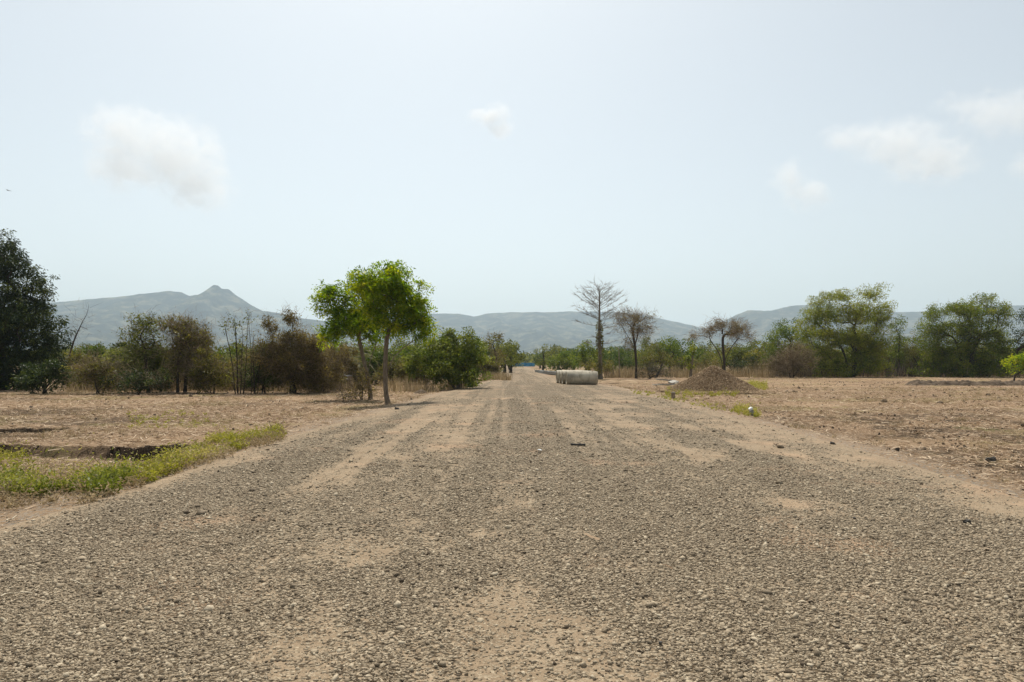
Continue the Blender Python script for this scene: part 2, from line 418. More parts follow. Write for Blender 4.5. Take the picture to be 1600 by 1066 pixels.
for (y0, y1, dens, l0) in ((4.5, 10, 600, .06), (10, 18, 380, .08), (18, 30, 170, .11), (30, 46, 40, .16), (46, 75, 8, .2)):
    x, y = scatter(y0, y1, dens, seed=int(y0 * 10) + 3)
    off = np.maximum(road_l(y) - x, x - road_r(y))
    p = sstep(.0, 1.5, off + .8 * (fbm(x, y, 3, 81) - .5)) * (.25 + .75 * sstep(.35, .6, fbm(x * .7, y * .7, 3, 82))) * (1 - .8 * ditch(x, y)) + .004
    keep = rng.uniform(0, 1, len(x)) < p
    xs.append(x[keep]); ysn.append(y[keep]); ls.append(l0 * np.exp(rng.normal(0, .45, keep.sum())))
x, y, l = map(np.concatenate, (xs, ysn, ls))
o = strips('straw_litter', x, y, l, np.clip(l * .10, .006, .02), M['straw']); tag(o, 'pale chopped straw littering the dry fields', kind='stuff')
# clods of soil
xs, ysn, ss = [], [], []
for (y0, y1, dens, s0) in ((5, 12, 70, .022), (12, 26, 30, .032), (26, 60, 5, .05)):
    x, y = scatter(y0, y1, dens, seed=int(y0 * 10) + 5)
    off = np.maximum(road_l(y) - x, x - road_r(y))
    p = sstep(.2, 1.5, off) * (.05 + .95 * sstep(.48, .62, fbm(x * .8, y * 1.0, 4, 74)) * np.where(x > 0, 1, .35))
    keep = rng.uniform(0, 1, len(x)) < p
    xs.append(x[keep]); ysn.append(y[keep]); ss.append(s0 * np.exp(rng.normal(0, .45, keep.sum())))
x, y, s = map(np.concatenate, (xs, ysn, ss))
o = stones('soil_clods', x, y, s, M['clod'], .8, .2); tag(o, 'dark clods of dry soil in the churned field', kind='stuff')

# ------------------------------------------------------------------ low plants
def leaves(C, D, L, W, droop=.0, r=None, fold=.25):
    """one rhombic leaf per row: base C, long axis D (n,3)"""
    n = len(C)
    D = D / np.maximum(np.linalg.norm(D, axis=1, keepdims=True), 1e-6)
    D = D + np.array([0, 0, -1.0]) * droop; D /= np.linalg.norm(D, axis=1, keepdims=True)
    R = r.normal(size=(n, 3)); S = np.cross(D, R); S /= np.maximum(np.linalg.norm(S, axis=1, keepdims=True), 1e-6)
    Nn = np.cross(D, S)
    L = np.broadcast_to(L, n)[:, None]; W = np.broadcast_to(W, n)[:, None]
    m = C + D * L * .45
    V = np.stack([C, m + S * W / 2 + Nn * W * fold, C + D * L, m - S * W / 2 + Nn * W * fold], 1)
    return V

def leaf_mesh(name, V, v, mat, parent=None):
    n = len(V); F = np.arange(n * 4).reshape(n, 4)
    return mk(name, V.reshape(-1, 3), F, mat, parent, dict(v=np.repeat(np.clip(v, 0, 1), 4)))

def weeds(name, x, y, h, nl, L, mat, label, spread=.5, r=None, kind='stuff'):
    r = r or np.random.default_rng(len(x)); n = len(x); z = surf_z(x, y)
    k = nl; t = r.uniform(.1, 1, (n, k)); a = r.uniform(0, 6.283, (n, k)); rad = spread * h[:, None] * t * r.uniform(.2, 1, (n, k))
    C = np.stack([x[:, None] + np.cos(a) * rad, y[:, None] + np.sin(a) * rad, z[:, None] + h[:, None] * t * r.uniform(.6, 1, (n, k))], -1).reshape(-1, 3)
    D = np.stack([np.cos(a), np.sin(a), r.uniform(-.1, 1.3, (n, k))], -1).reshape(-1, 3) + r.normal(0, .35, (n * k, 3))
    LL = L * r.uniform(.6, 1.3, n * k)
    V = leaves(C, D, LL, LL * .38, 0, r)
    pv = np.repeat(np.clip(fbm(x * 1.2, y * 1.2, 3, 91) * 1.3 - .15 + r.normal(0, .1, n), 0, 1), k)
    v = np.clip(pv * .7 + r.uniform(-.1, .4, n * k) + .15 * t.ravel(), 0, 1)
    o = leaf_mesh(name, V, v, mat); return tag(o, label, kind=kind)

def region(n, poly, seed):
    """n random ground points inside a pixel polygon measured on the photograph, turned into ground points"""
    r = np.random.default_rng(seed); P = np.array([(X(a, Yof(b)), Yof(b)) for a, b in poly])
    out = []
    lo, hi = P.min(0), P.max(0)
    while len(out) < n:
        q = r.uniform(lo, hi, (n * 2, 2)); ins = np.zeros(len(q), bool); j = len(P) - 1
        for i in range(len(P)):
            c = ((P[i, 1] > q[:, 1]) != (P[j, 1] > q[:, 1])) & (q[:, 0] < (P[j, 0] - P[i, 0]) * (q[:, 1] - P[i, 1]) / (P[j, 1] - P[i, 1] + 1e-9) + P[i, 0])
            ins ^= c; j = i
        out += list(q[ins])
    out = np.array(out[:n]); return out[:, 0], out[:, 1]

r0 = np.random.default_rng(5)
def add_weeds(name, n, poly, h, nl, L, mat, label, seed, thin=.45):
    x, y = region(n, poly, seed)
    k = fbm(x * 1.1, y * 1.1, 3, 95 + seed) > thin - .12; x, y = x[k], y[k]
    hh = h * np.exp(r0.normal(-.15, .38, len(x))); return weeds(name, x, y, hh, nl, L, mat, label)
add_weeds('roadside_weeds', 1100, [(215, 735), (292, 704), (300, 690), (370, 673), (440, 670), (455, 684), (370, 705), (305, 727), (235, 756), (205, 760)], .20, 26, .05, M['weed'], 'yellow green weeds along the left road edge', 1, .60)
add_weeds('ditch_weeds', 560, [(-60, 750), (60, 742), (130, 738), (195, 738), (222, 762), (150, 780), (40, 776), (-60, 775)], .21, 30, .055, M['herb'], 'green leafy weeds on the near lip of the ditch', 2, .60)
add_weeds('thin_weeds', 260, [(-80, 690), (30, 700), (60, 722), (200, 728), (240, 726), (200, 740), (60, 745), (-80, 750)], .24, 15, .045, M['weed'], 'thin yellowing weeds growing in and over the dark ditch', 3, .50)
add_weeds('dry_weeds', 700, [(-80, 745), (60, 732), (220, 728), (300, 705), (440, 668), (450, 690), (300, 735), (150, 790), (-80, 790)], .15, 16, .05, M['dry'], 'dry brown weeds mixed among the green ones beside the ditch', 11, .46)
add_weeds('mound_weeds', 240, [(1045, 604), (1120, 606), (1160, 611), (1150, 617), (1090, 619), (1040, 619)], .22, 30, .07, M['weed'], 'yellow green weeds at the near foot of the gravel mound', 4, .38)
add_weeds('mound_side_weeds', 130, [(1158, 597), (1195, 600), (1200, 609), (1180, 612), (1165, 606)], .32, 30, .08, M['weed'], 'yellow weeds on the right flank of the gravel mound', 6, .3)
add_weeds('verge_weeds', 240, [(985, 611), (1030, 613), (1110, 626), (1190, 640), (1190, 652), (1120, 642), (1040, 627), (990, 617)], .10, 22, .05, M['weed'], 'low sparse weeds along the right verge', 7, .56)
add_weeds('field_weeds', 160, [(200, 640), (330, 640), (340, 668), (190, 665)], .10, 18, .05, M['weed'], 'scattered small weeds in the left field', 8, .55)
add_weeds('marker_weeds', 60, [(1148, 634), (1180, 636), (1186, 652), (1150, 652)], .26, 30, .06, M['weed'], 'weed clump around the white topped marker stone', 9, .25)

def blades(name, x, y, h, mat, label, lean=.25, w=.012, z=None):
    r = np.random.default_rng(len(x) + 1); n = len(x)
    if z is None: z = surf_z(x, y)
    B = np.stack([x, y, z], -1); a = r.uniform(0, 6.283, n)
    d = np.stack([r.normal(0, lean, n), r.normal(0, lean, n), np.ones(n)], -1) * h[:, None]
    d2 = d * .5 + np.stack([np.cos(a), np.sin(a), np.zeros(n)], -1) * (h * .08)[:, None]
    s = np.stack([np.cos(a), np.sin(a), np.zeros(n)], -1) * w
    V = np.stack([B - s, B + s, B + d2 + s * .8, B + d2 - s * .8, B + d], 1)
    i = np.arange(n)[:, None] * 5
    F = [i + np.array([[0, 1, 2, 3]]), i + np.array([[3, 2, 4]])]
    o = mk(name, V.reshape(-1, 3), F, mat, attrs=dict(v=np.repeat(r.uniform(0, 1, n), 5)))
    return tag(o, label, kind='stuff')
def band(n, x0, x1, y0, y1, seed):
    r = np.random.default_rng(seed); px = r.uniform(x0, x1, n); Y = r.uniform(y0, y1, n); return X(px, Y), Y
x, y = scatter(7, 45, 5, seed=401); off = np.maximum(road_l(y) - x, x - road_r(y))
k = (off > .6) & (fbm(x * .7, y * .7, 4, 402) > .56) & (ditch(x, y) < .2); x, y = x[k], y[k]
x = np.repeat(x, 14) + rng.normal(0, .05, len(x) * 14); y = np.repeat(y, 14) + rng.normal(0, .05, len(y) * 14)
blades('field_tufts', x, y, rng.uniform(.05, .17, len(x)), M['dry'], 'small dry grass tufts dotted over the fields', .7, .004)
def hedge_grass(name, n, px0, px1, Ya, Yb, h, w, label, seed, mat='dry'):
    x, y = band(n, px0, px1, Ya, Yb, seed); cl = fbm(x * .5, y * .5, 3, seed)
    r = np.random.default_rng(seed); pp = PXof(x, y); k = (cl > .40 + .1 * r.random(len(x))) & (r.random(len(x)) < np.clip(np.minimum(pp - px0, px1 - pp) / 25, 0, 1)); x, y = x[k], y[k]
    return blades(name, x, y, h * (.35 + .9 * rng.uniform(0, 1, len(x)) * cl[k] * 1.6), M[mat], label, .16, w)
hedge_grass('dry_grass', 9000, 100, 760, 38, 47, .75, .012, 'tall dry grass under the left row of bushes', 101)
hedge_grass('dry_reeds', 9000, 940, 1215, 72, 84, 1.15, .02, 'tall dry reeds below the trees right of the road', 102)
hedge_grass('dry_undergrowth', 8000, 1215, 1640, 78, 92, .8, .022, 'dry undergrowth below the dark trees at the right', 103)
hedge_grass('brush_stems', 2600, 110, 560, 39, 44, 1.5, .016, 'tangle of thin dry stems standing in the left brush', 107, 'twig')
hedge_grass('thicket_stems', 2400, 1200, 1600, 78, 83, 2.3, .028, 'tangle of thin dry stems standing in the right brush', 108, 'twig_grey')
hedge_grass('far_roadside_grass', 3500, 745, 802, 56, 76, .6, .018, 'dry grass tuft beside the narrow end of the road', 104)
x, y = region(1500, [(500, 610), (560, 612), (640, 628), (700, 612), (745, 604), (745, 598), (640, 602), (560, 606)], 105)
k = fbm(x * .6, y * .6, 3, 106) > .5
blades('verge_grass', x[k], y[k], .14 * rng.uniform(.5, 1.4, k.sum()), M['dry'], 'short dry grass around the two roadside trees', .4, .008)

# ------------------------------------------------------------------ trees
def tubes(chains, sides=6):
    """chains: list of (points (k,3), radii (k))"""
    Vs, Fs, off = [], [], 0
    for P, R in chains:
        P = np.asarray(P, float); R = np.asarray(R, float); k = len(P)
        if k < 2: continue
        T = np.gradient(P, axis=0); T /= np.maximum(np.linalg.norm(T, axis=1, keepdims=True), 1e-9)
        ref = np.array([1.0, .1, 0]) if abs(T[0, 0]) < .8 else np.array([0, 1.0, .1])
        U = np.cross(T, ref); U /= np.maximum(np.linalg.norm(U, axis=1, keepdims=True), 1e-9); W = np.cross(T, U)
        s = sides if R[0] > .04 else 4 if R[0] > .012 else 3
        a = np.arange(s) * 2 * math.pi / s
        V = P[:, None, :] + R[:, None, None] * (np.cos(a)[None, :, None] * U[:, None, :] + np.sin(a)[None, :, None] * W[:, None, :])
        Vs.append(V.reshape(-1, 3))
        i = np.arange(k - 1)[:, None] * s + np.arange(s)[None, :]; j = np.arange(k - 1)[:, None] * s + (np.arange(s)[None, :] + 1) % s
        Fs.append(np.stack([i, j, j + s, i + s], -1).reshape(-1, 4) + off); off += k * s
    return np.concatenate(Vs), np.concatenate(Fs)

def grow(roots, targets, r_base, r_tip, r, fork=.0, bow=.10, up=.5, step=.35, wob=.05):
    """roots: list of trunk polylines (lists of points). Returns chains for tubes()."""
    pos, par = [], []
    first = []
    for poly in roots:
        poly = [np.array(p, float) for p in poly]
        last = -1
        for a, b in zip(poly[:-1], poly[1:]):
            n = max(1, int(np.linalg.norm(b - a) / step))
            for q in range(n):
                p = a + (b - a) * q / n + r.normal(0, wob * .4, 3) * (0 if last == -1 else 1)
                pos.append(p); par.append(last); last = len(pos) - 1
        pos.append(poly[-1]); par.append(last)
        first.append(len(pos) - 1)
    base_z = min(p[2] for p in pos)
    ref = np.mean([pos[f] for f in first], 0)
    order = np.argsort([np.linalg.norm(t - ref) + .3 * r.random() for t in targets])
    arr = np.array(pos); tips = []
    for oi in order:
        t = targets[oi]
        d = np.linalg.norm(arr - t, axis=1) + up * np.maximum(0, arr[:, 2] - t[2]) + 50 * (arr[:, 2] < base_z + fork)
        j = int(np.argmin(d)); a = arr[j]; L = np.linalg.norm(t - a)
        n = max(1, int(L / step)); last = j; new = []
        for q in range(1, n + 1):
            f = q / n
            p = a + (t - a) * f; p = p - np.array([0, 0, bow * L * math.sin(math.pi * f)]) + r.normal(0, wob, 3) * min(1, L) * (f < 1)
            pos.append(p); par.append(last); last = len(pos) - 1; new.append(p)
        arr = np.vstack([arr, new]); tips.append(last)
    n = len(pos); cnt = np.zeros(n)
    for t in tips: cnt[t] += 1
    for i in range(n - 1, -1, -1):
        if par[i] >= 0: cnt[par[i]] += cnt[i]
    cnt = np.maximum(cnt, .5); tot = max(cnt[i] for i in range(n) if par[i] < 0)
    e = math.log(r_base / r_tip) / math.log(max(tot, 2))
    rad = r_tip * cnt ** e
    # widen trunk towards the root
    kids = [[] for _ in range(n)]
    for i in range(n):
        if par[i] >= 0: kids[par[i]].append(i)
    chains = []
    starts = [(i, -1) for i in range(n) if par[i] < 0]
    while starts:
        i, p = starts.pop(); pts, rr = [], []
        if p >= 0: pts.append(pos[p]); rr.append(min(rad[p], rad[i] * 1.3))
        while True:
            pts.append(pos[i]); rr.append(rad[i])
            if not kids[i]: break
            ks = sorted(kids[i], key=lambda q: -cnt[q]); starts += [(q, i) for q in ks[1:]]; i = ks[0]
        if p < 0 and len(rr) > 2: rr[0] *= 1.35; rr[1] *= 1.1
        if len(pts) == 2 and len(kids[i]) == 0 and p < 0: pass
        pts = np.array(pts); rr = np.array(rr)
        for _ in range(3):
            if len(pts) > 4: pts[2:-1] = .5 * pts[2:-1] + .25 * (pts[1:-2] + pts[3:])
        if p >= 0: rr = rr * .8
        chains.append((pts, rr))
    return chains

def targets_for(lobes, Y, base, r, spacing, depth=.9, fill=.45):
    """lobes in photograph pixels -> clump centres in local metres"""
    out = []; px = Y / FOC; lob = []
    for i, lb in enumerate(lobes):
        cx, cy, rx, ry = lb[:4]; dy = lb[4] if len(lb) > 4 else r.uniform(-.25, .25) * rx * px
        c = np.array([X(cx, Y) - base[0], dy, Z(cy, Y) - base[2]]); R = np.array([rx * px, rx * px * depth, ry * px])
        n = max(4, int(4.2 * R[0] * R[1] * R[2] / spacing ** 3 * .55 + 2.5 * (R[0] * R[2]) / spacing ** 2))
        d = r.normal(size=(n, 3)); d /= np.linalg.norm(d, axis=1, keepdims=True)
        q = c + d * (r.uniform(0, 1, (n, 1)) ** fill) * R * .93
        k = r.random(n) < .16; q[k] = c + d[k] * R * r.uniform(.95, 1.32, (k.sum(), 1))
        out.append(q); lob += [i] * n
    q = np.concatenate(out); q[:, 2] = np.maximum(q[:, 2], .08)
    return q, np.array(lob)

STY = dict(   # leaves per clump, clump radius, leaf length, width ratio, droop
    pinnate=dict(n=90, cs=.32, L=.11, W=.36, droop=.25),
    broad=dict(n=44, cs=.34, L=.15, W=.42, droop=.35),
    mango=dict(n=46, cs=.40, L=.21, W=.26, droop=.9),
    small=dict(n=44, cs=.34, L=.10, W=.6, droop=.1),
    far=dict(n=50, cs=.62, L=.24, W=.55, droop=.1),
    sparse=dict(n=15, cs=.38, L=.12, W=.55, droop=.1),
    farsparse=dict(n=20, cs=.6, L=.19, W=.55, droop=.1),
)

def clump_leaves(T, sty, r, dens=1.0, size=1.0, cmean=.5):
    dens = dens * 1.5
    s = STY[sty]; n = max(1, int(s['n'] * dens)); m = len(T)
    d = r.normal(size=(m, n, 3)); d /= np.linalg.norm(d, axis=2, keepdims=True)
    cs = s['cs'] * r.uniform(.6, 1.3, (m, 1, 1))
    if sty == 'pinnate':                              # leaflets ranked along fronds that radiate from the shoot
        nf = max(2, n // 9); fd = r.normal(size=(m, nf, 3)); fd[..., 2] += .35; fd /= np.linalg.norm(fd, axis=2, keepdims=True)
        k = 9; t = np.linspace(.2, 1, k)[None, None, :, None]; fr = fd[:, :, None, :] * t * cs[..., None] * 1.25
        fr[..., 2] -= (t[..., 0] ** 2) * .14
        C = T[:, None, None, :] + fr; side = np.where(np.arange(k) % 2, 1, -1)[None, None, :, None]
        perp = np.cross(fd, r.normal(size=(m, nf, 3))); perp /= np.linalg.norm(perp, axis=2, keepdims=True)
        D = fd[:, :, None, :] * .55 + perp[:, :, None, :] * side
        C = C.reshape(-1, 3); D = D.reshape(-1, 3); cnt = nf * k
    else:
        rad = cs * r.uniform(0, 1, (m, n, 1)) ** .6
        C = (T[:, None, :] + d * rad * np.array([1, 1, .75])).reshape(-1, 3)
        D = (d + r.normal(0, .6, d.shape) + np.array([0, 0, .15])).reshape(-1, 3); cnt = n
    L = s['L'] * size * r.uniform(.65, 1.3, len(C))
    V = leaves(C, D, L, L * s['W'], s['droop'], r)
    cv = np.repeat(np.clip(cmean + r.normal(0, .20, m), 0, 1), cnt)
    v = cv + r.normal(0, .16, len(C))
    return V, v

def clump_twigs(T, r, n=26, L=.5, w=.007, out=None):
    m = len(T); c = T.mean(0)
    rad = T - c + np.array([0, 0, .4]); rad /= np.maximum(np.linalg.norm(rad, axis=1, keepdims=True), .1)
    d = rad[:, None, :] * .7 + r.normal(0, .65, (m, n, 3)); d /= np.linalg.norm(d, axis=2, keepdims=True)
    P = (T[:, None, :] + r.normal(0, .2 * L / .5, (m, n, 3))).reshape(-1, 3); d = d.reshape(-1, 3); N_ = len(P)
    ln = L * r.uniform(.4, 1.2, N_)[:, None]
    S = np.cross(d, r.normal(size=(N_, 3))); S /= np.linalg.norm(S, axis=1, keepdims=True); W = np.cross(d, S)
    kink = P + d * ln * .5 + r.normal(0, .05 * L / .5, (N_, 3)); tip = P + d * ln + np.array([0, 0, -.08]) * ln + r.normal(0, .09 * L / .5, (N_, 3))
    a = [0, 2.09, 4.19]
    b = [P + w * (math.cos(q) * S + math.sin(q) * W) for q in a]; kk = [kink + w * .7 * (math.cos(q) * S + math.sin(q) * W) for q in a]
    V = np.stack(b + kk + [tip], 1)
    i = np.arange(N_)[:, None] * 7
    Q = np.concatenate([i + np.array([[a_, b_, b_ + 3, a_ + 3]]) for a_, b_ in ((0, 1), (1, 2), (2, 0))])
    Tt = np.concatenate([i + np.array([[a_ + 3, b_ + 3, 6]]) for a_, b_ in ((0, 1), (1, 2), (2, 0))])
    return V, [Q, Tt], N_

TREES = {}
def tree(name, label, cat, bx, by=None, Y=None, lobes=(), trunk=None, tr=.12, sty='small', mat='shrub', bark='bark_dark',
         dens=1.0, size=1.0, spacing=.45, twigs=0, tw=.007, tL=.5, tmat='twig', tspacing=None, group=None, fork=.3, seed=0,
         depth=.9, cmean=.45, leafpart=1.0, stems=1, fill=.45, bow=.1, step=.35, tip=.008):
    r = np.random.default_rng(abs(hash_(name + label)) % 100000 + seed)
    Y = Y or Yof(by); bxw = X(bx, Y); bz = float(surf_z(np.array([bxw]), np.array([Y]))[0]) - .04
    base = np.array([bxw, Y, bz])
    root = empty(name, base); tag(root, label, cat, group)
    T, lob = targets_for(lobes, Y, base, r, spacing, depth, fill)
    roots = []
    if trunk:
        for poly in (trunk if isinstance(trunk[0][0], (tuple, list)) else [trunk]):
            roots.append([(X(a, Y) - bxw, 0 if i == 0 else r.normal(0, .05), max(0, Z(b, Y) - bz) if i else 0) for i, (a, b) in enumerate(poly)])
    else:
        for i in range(stems):
            top = T[r.integers(len(T))] * np.array([.45, .45, .5]); top[2] = max(.25, top[2])
            o = r.normal(0, .10 * (stems > 1), 3); o[2] = 0
            roots.append([tuple(o), tuple(o * 1.5 + top * .5), tuple(top)])
    ch = grow(roots, T, tr, tip, r, fork, bow, step=step)
    V, F = tubes(ch, 7); mk('trunk', V, F, M[bark], root, smooth=True)
    if leafpart > 0:
        keep = r.random(len(T)) < leafpart
        if keep.sum() > 1:
            V, v = clump_leaves(T[keep], sty, r, dens, size, cmean)
            kk = np.repeat(r.uniform(.25, 1.0, keep.sum()), len(V) // keep.sum()) > r.random(len(V)); V, v = V[kk], v[kk]; leaf_mesh('foliage' if twigs else 'crown', V, v, M[mat], root)
    if twigs:
        V, F, n = clump_twigs(T, r, twigs, tL, tw); mk('crown', V.reshape(-1, 3), F, M[tmat], root, dict(v=np.repeat(r.uniform(0, 1, n), 7)))
    TREES[label] = root
    return root
def hash_(s):
    h = 5381
    for c in s: h = (h * 33 + ord(c)) & 0x7fffffff
    return h

# --- left side
tree('mango_tree', 'huge dark leafy tree filling the left edge of the photo', 'tree', 2, 607,
     lobes=[(-5, 400, 34, 36), (20, 420, 36, 28), (48, 448, 32, 26), (72, 470, 20, 18), (-30, 480, 75, 70), (30, 500, 58, 42), (78, 520, 24, 24), (20, 555, 62, 38), (70, 545, 32, 22), (-50, 570, 60, 38), (90, 497, 10, 10), (5, 590, 45, 20), (35, 596, 26, 14), (8, 385, 22, 20)],
     trunk=[(2, 607), (0, 570), (2, 530)], tr=.35, sty='mango', mat='mango', spacing=.5, dens=1.15)
tree('dark_bush', 'low dark green bush under the right side of the huge dark tree', 'bush', 74, 613, lobes=[(72, 588, 34, 24), (95, 582, 18, 18), (50, 592, 22, 20)], sty='broad', mat='dark', spacing=.36, stems=4, tr=.05)
tree('bare_tree', 'thin bare leaning tree just right of the huge dark tree', 'tree', 98, 600, lobes=[(122, 505, 16, 20), (138, 488, 10, 12), (108, 535, 16, 22), (95, 560, 14, 18)],
     trunk=[(98, 600), (105, 565), (118, 525), (132, 495)], tr=.07, twigs=4, tw=.008, tL=.8, tmat='twig_grey', leafpart=0, spacing=.55)
tree('round_bush', 'round olive brown bush between the dark bush and the leafy tree', 'bush', 156, 613, lobes=[(155, 588, 38, 23), (150, 578, 25, 18), (175, 590, 22, 18)], sty='small', mat='olive', spacing=.33, stems=6, tr=.035, twigs=12, cmean=.4, dens=.6)
tree('leafy_tree', 'ragged green tree with thin top leaves left of the brown twiggy tree', 'tree', 232, 611, lobes=[(207, 500, 10, 10), (225, 512, 26, 20), (208, 528, 16, 18), (250, 505, 12, 10), (215, 556, 28, 22), (236, 545, 24, 22), (200, 575, 20, 20)],
     trunk=[(232, 611), (229, 575), (226, 545)], tr=.08, sty='sparse', mat='sage', spacing=.3, dens=1.1, twigs=4)
tree('bright_bush', 'bright green bush low in front of the ragged green tree', 'bush', 246, 610, lobes=[(248, 562, 22, 18), (235, 575, 20, 16), (262, 578, 14, 16)], sty='broad', mat='shrub', spacing=.33, stems=4, tr=.04, cmean=.6)
tree('shade_bush', 'dark low bush at the foot of the ragged green tree', 'bush', 215, 614, lobes=[(210, 596, 30, 15), (245, 596, 26, 14)], sty='small', mat='dark', spacing=.3, stems=5, tr=.03, twigs=7)
tree('twiggy_tree', 'grey brown twiggy tree right of the ragged green tree', 'tree', 278, 611, lobes=[(278, 512, 26, 18), (300, 525, 28, 22), (320, 540, 16, 22), (280, 545, 30, 24), (300, 570, 34, 24), (262, 500, 10, 8)],
     trunk=[[(278, 611), (277, 570), (284, 535)], [(289, 611), (292, 575), (305, 545)]], tr=.09, sty='sparse', mat='olive', spacing=.3, dens=1.2, twigs=14, leafpart=.8)
tree('olive_bush', 'olive green and rust bush right of the grey brown twiggy tree', 'bush', 328, 612, lobes=[(325, 575, 26, 26), (345, 590, 22, 20), (308, 592, 18, 18)], sty='small', mat='olive', spacing=.32, stems=6, tr=.035, twigs=8, dens=.9)
tree('bamboo_clump', 'clump of tall thin stalks with sparse leaves beside the olive bush', 'bamboo', 372, 613, lobes=[(365, 508, 14, 16), (372, 540, 14, 24), (350, 510, 10, 10), (378, 575, 14, 30), (388, 500, 5, 16), (348, 545, 8, 16)],
     trunk=[[(368, 613), (362, 560), (350, 505)], [(372, 613), (370, 550), (366, 495)], [(376, 613), (378, 560), (380, 505)], [(380, 613), (386, 550), (387, 482)], [(368, 613), (352, 560), (338, 530)]], tr=.035, sty='sparse', mat='sage', dens=.5, spacing=.35, twigs=4, tL=.6, fork=1.0)
tree('leaning_stalks', 'sheaf of bare thin stalks left of the vine covered tree', 'plant', 396, 613, lobes=[(393, 520, 8, 25), (400, 560, 12, 30)],
     trunk=[[(392, 613), (392, 560), (387, 486)], [(398, 613), (396, 560), (393, 500)], [(402, 613), (406, 575), (412, 540)]], tr=.03, sty='sparse', mat='rust', dens=.3, spacing=.35, twigs=4, fork=.6)
tree('tangled_bush', 'tangled green and brown bush left of the vine covered tree', 'bush', 412, 612, lobes=[(410, 565, 18, 22), (402, 590, 24, 22), (428, 585, 20, 24)], sty='small', mat='shrub', spacing=.33, stems=6, tr=.04, twigs=12, cmean=.1, dens=1.1)
tree('vine_tree', 'brown vine covered tree with two tufted arms and a dark trunk', 'tree', 458, 612, lobes=[(418, 506, 12, 8), (426, 520, 8, 10), (454, 500, 13, 13), (448, 530, 20, 14), (440, 555, 34, 22), (478, 545, 26, 26), (465, 575, 42, 30), (490, 580, 22, 28)],
     trunk=[(458, 612), (457, 585), (446, 560), (440, 545)], tr=.16, sty='small', mat='rust', spacing=.29, dens=1.1, twigs=14, cmean=.35, fork=.6)
tree('dry_bush', 'tall dry brown bush left of the date palm', 'bush', 502, 610, lobes=[(500, 560, 20, 30), (508, 590, 24, 22), (520, 570, 14, 26)], sty='small', mat='rust', spacing=.32, stems=6, tr=.035, twigs=16, dens=.9)
tree('thorn_bush', 'low dry bush at the foot of the left roadside tree', 'bush', 568, 622, lobes=[(568, 596, 14, 15), (560, 608, 14, 10), (552, 618, 14, 7)], sty='small', mat='rust', spacing=.25, stems=6, tr=.02, twigs=13, dens=.3, tmat='twig', cmean=.7)
tree('dead_bush', 'small leafless bush left of the two roadside trees', 'bush', 533, 625, lobes=[(530, 614, 8, 8), (537, 620, 8, 4), (548, 622, 7, 3)], spacing=.18, stems=4, tr=.02, twigs=6, tL=.25, tw=.006, leafpart=0, bark='bark_dark', tmat='twig_grey')

# the two roadside trees
tree('roadside_tree', 'left one of two bright green roadside trees, slimmer and forked low', 'tree', 579, 621,
     lobes=[(514, 458, 20, 20), (505, 480, 14, 12), (530, 490, 24, 16), (515, 520, 20, 17), (548, 462, 14, 12), (548, 506, 30, 20), (575, 515, 22, 15), (560, 490, 22, 20), (596, 528, 12, 10), (562, 440, 16, 12), (585, 470, 22, 20), (540, 475, 18, 14)],
     trunk=[[(579, 621), (576, 595), (569, 565), (566, 545), (555, 520)], [(579, 621), (576, 595), (570, 567), (584, 550), (592, 530)]], tr=.088, sty='pinnate', mat='fresh', bark='bark', spacing=.29, group='bright green roadside trees', cmean=.45, fork=1.3, fill=.55, size=1.2, dens=.8)
tree('roadside_tree', 'right one of two bright green roadside trees, taller with a full round crown', 'tree', 605, 628,
     lobes=[(572, 440, 26, 20), (612, 428, 32, 18), (596, 452, 34, 24), (640, 452, 22, 18), (656, 478, 20, 20), (625, 480, 34, 26), (585, 485, 26, 24), (650, 506, 27, 17), (615, 510, 26, 16), (657, 525, 18, 10), (662, 500, 14, 12)],
     trunk=[[(607, 628), (602, 600), (601, 575), (605, 545), (601, 505), (596, 480)], [(607, 628), (602, 600), (602, 575), (607, 552), (630, 543), (650, 530)]], tr=.092, sty='pinnate', mat='fresh', bark='bark', spacing=.29, group='bright green roadside trees', cmean=.5, fork=1.5, fill=.55, size=1.2, dens=.82)
tree('spreading_shrub', 'broad rounded green shrub tree beside the left edge of the road', 'shrub', 716, 608,
     lobes=[(712, 527, 22, 12), (735, 533, 18, 12), (690, 540, 26, 16), (725, 552, 36, 18), (670, 560, 30, 18), (700, 568, 42, 18), (738, 565, 22, 18), (715, 588, 42, 14), (672, 580, 24, 12), (742, 585, 12, 10), (645, 570, 14, 14)],
     trunk=[[(712, 608), (704, 596), (695, 575)], [(718, 608), (722, 590), (724, 565)], [(716, 608), (712, 585)]], tr=.11, sty='broad', mat='shrub', bark='bark', spacing=.36, cmean=.72, fork=.3, dens=1.15)
tree('small_plant', 'small green plant on the verge right of the broad shrub', 'plant', 737, 606, lobes=[(737, 601, 9, 4)], sty='broad', mat='shrub', spacing=.16, stems=3, tr=.015, size=.8)
tree('thin_bush', 'thin dry bush behind the two roadside trees', 'bush', 640, 598, lobes=[(625, 580, 20, 18), (650, 575, 24, 20), (600, 585, 22, 15)], sty='small', mat='olive', spacing=.42, stems=8, tr=.035, twigs=11, dens=.6)
tree('green_bush', 'green bush seen between the two roadside tree trunks and the shrub', 'bush', 632, Y=62, lobes=[(632, 560, 22, 22), (655, 558, 20, 18), (590, 555, 14, 20)], sty='far', mat='shrub', spacing=.7, stems=4, tr=.07)
tree('verge_bush', 'dusty brown bush on the left verge before the far trees', 'bush', 770, 591, lobes=[(770, 579, 17, 10), (758, 575, 14, 10)], sty='small', mat='olive', spacing=.5, stems=5, tr=.04, twigs=6, dens=.8)
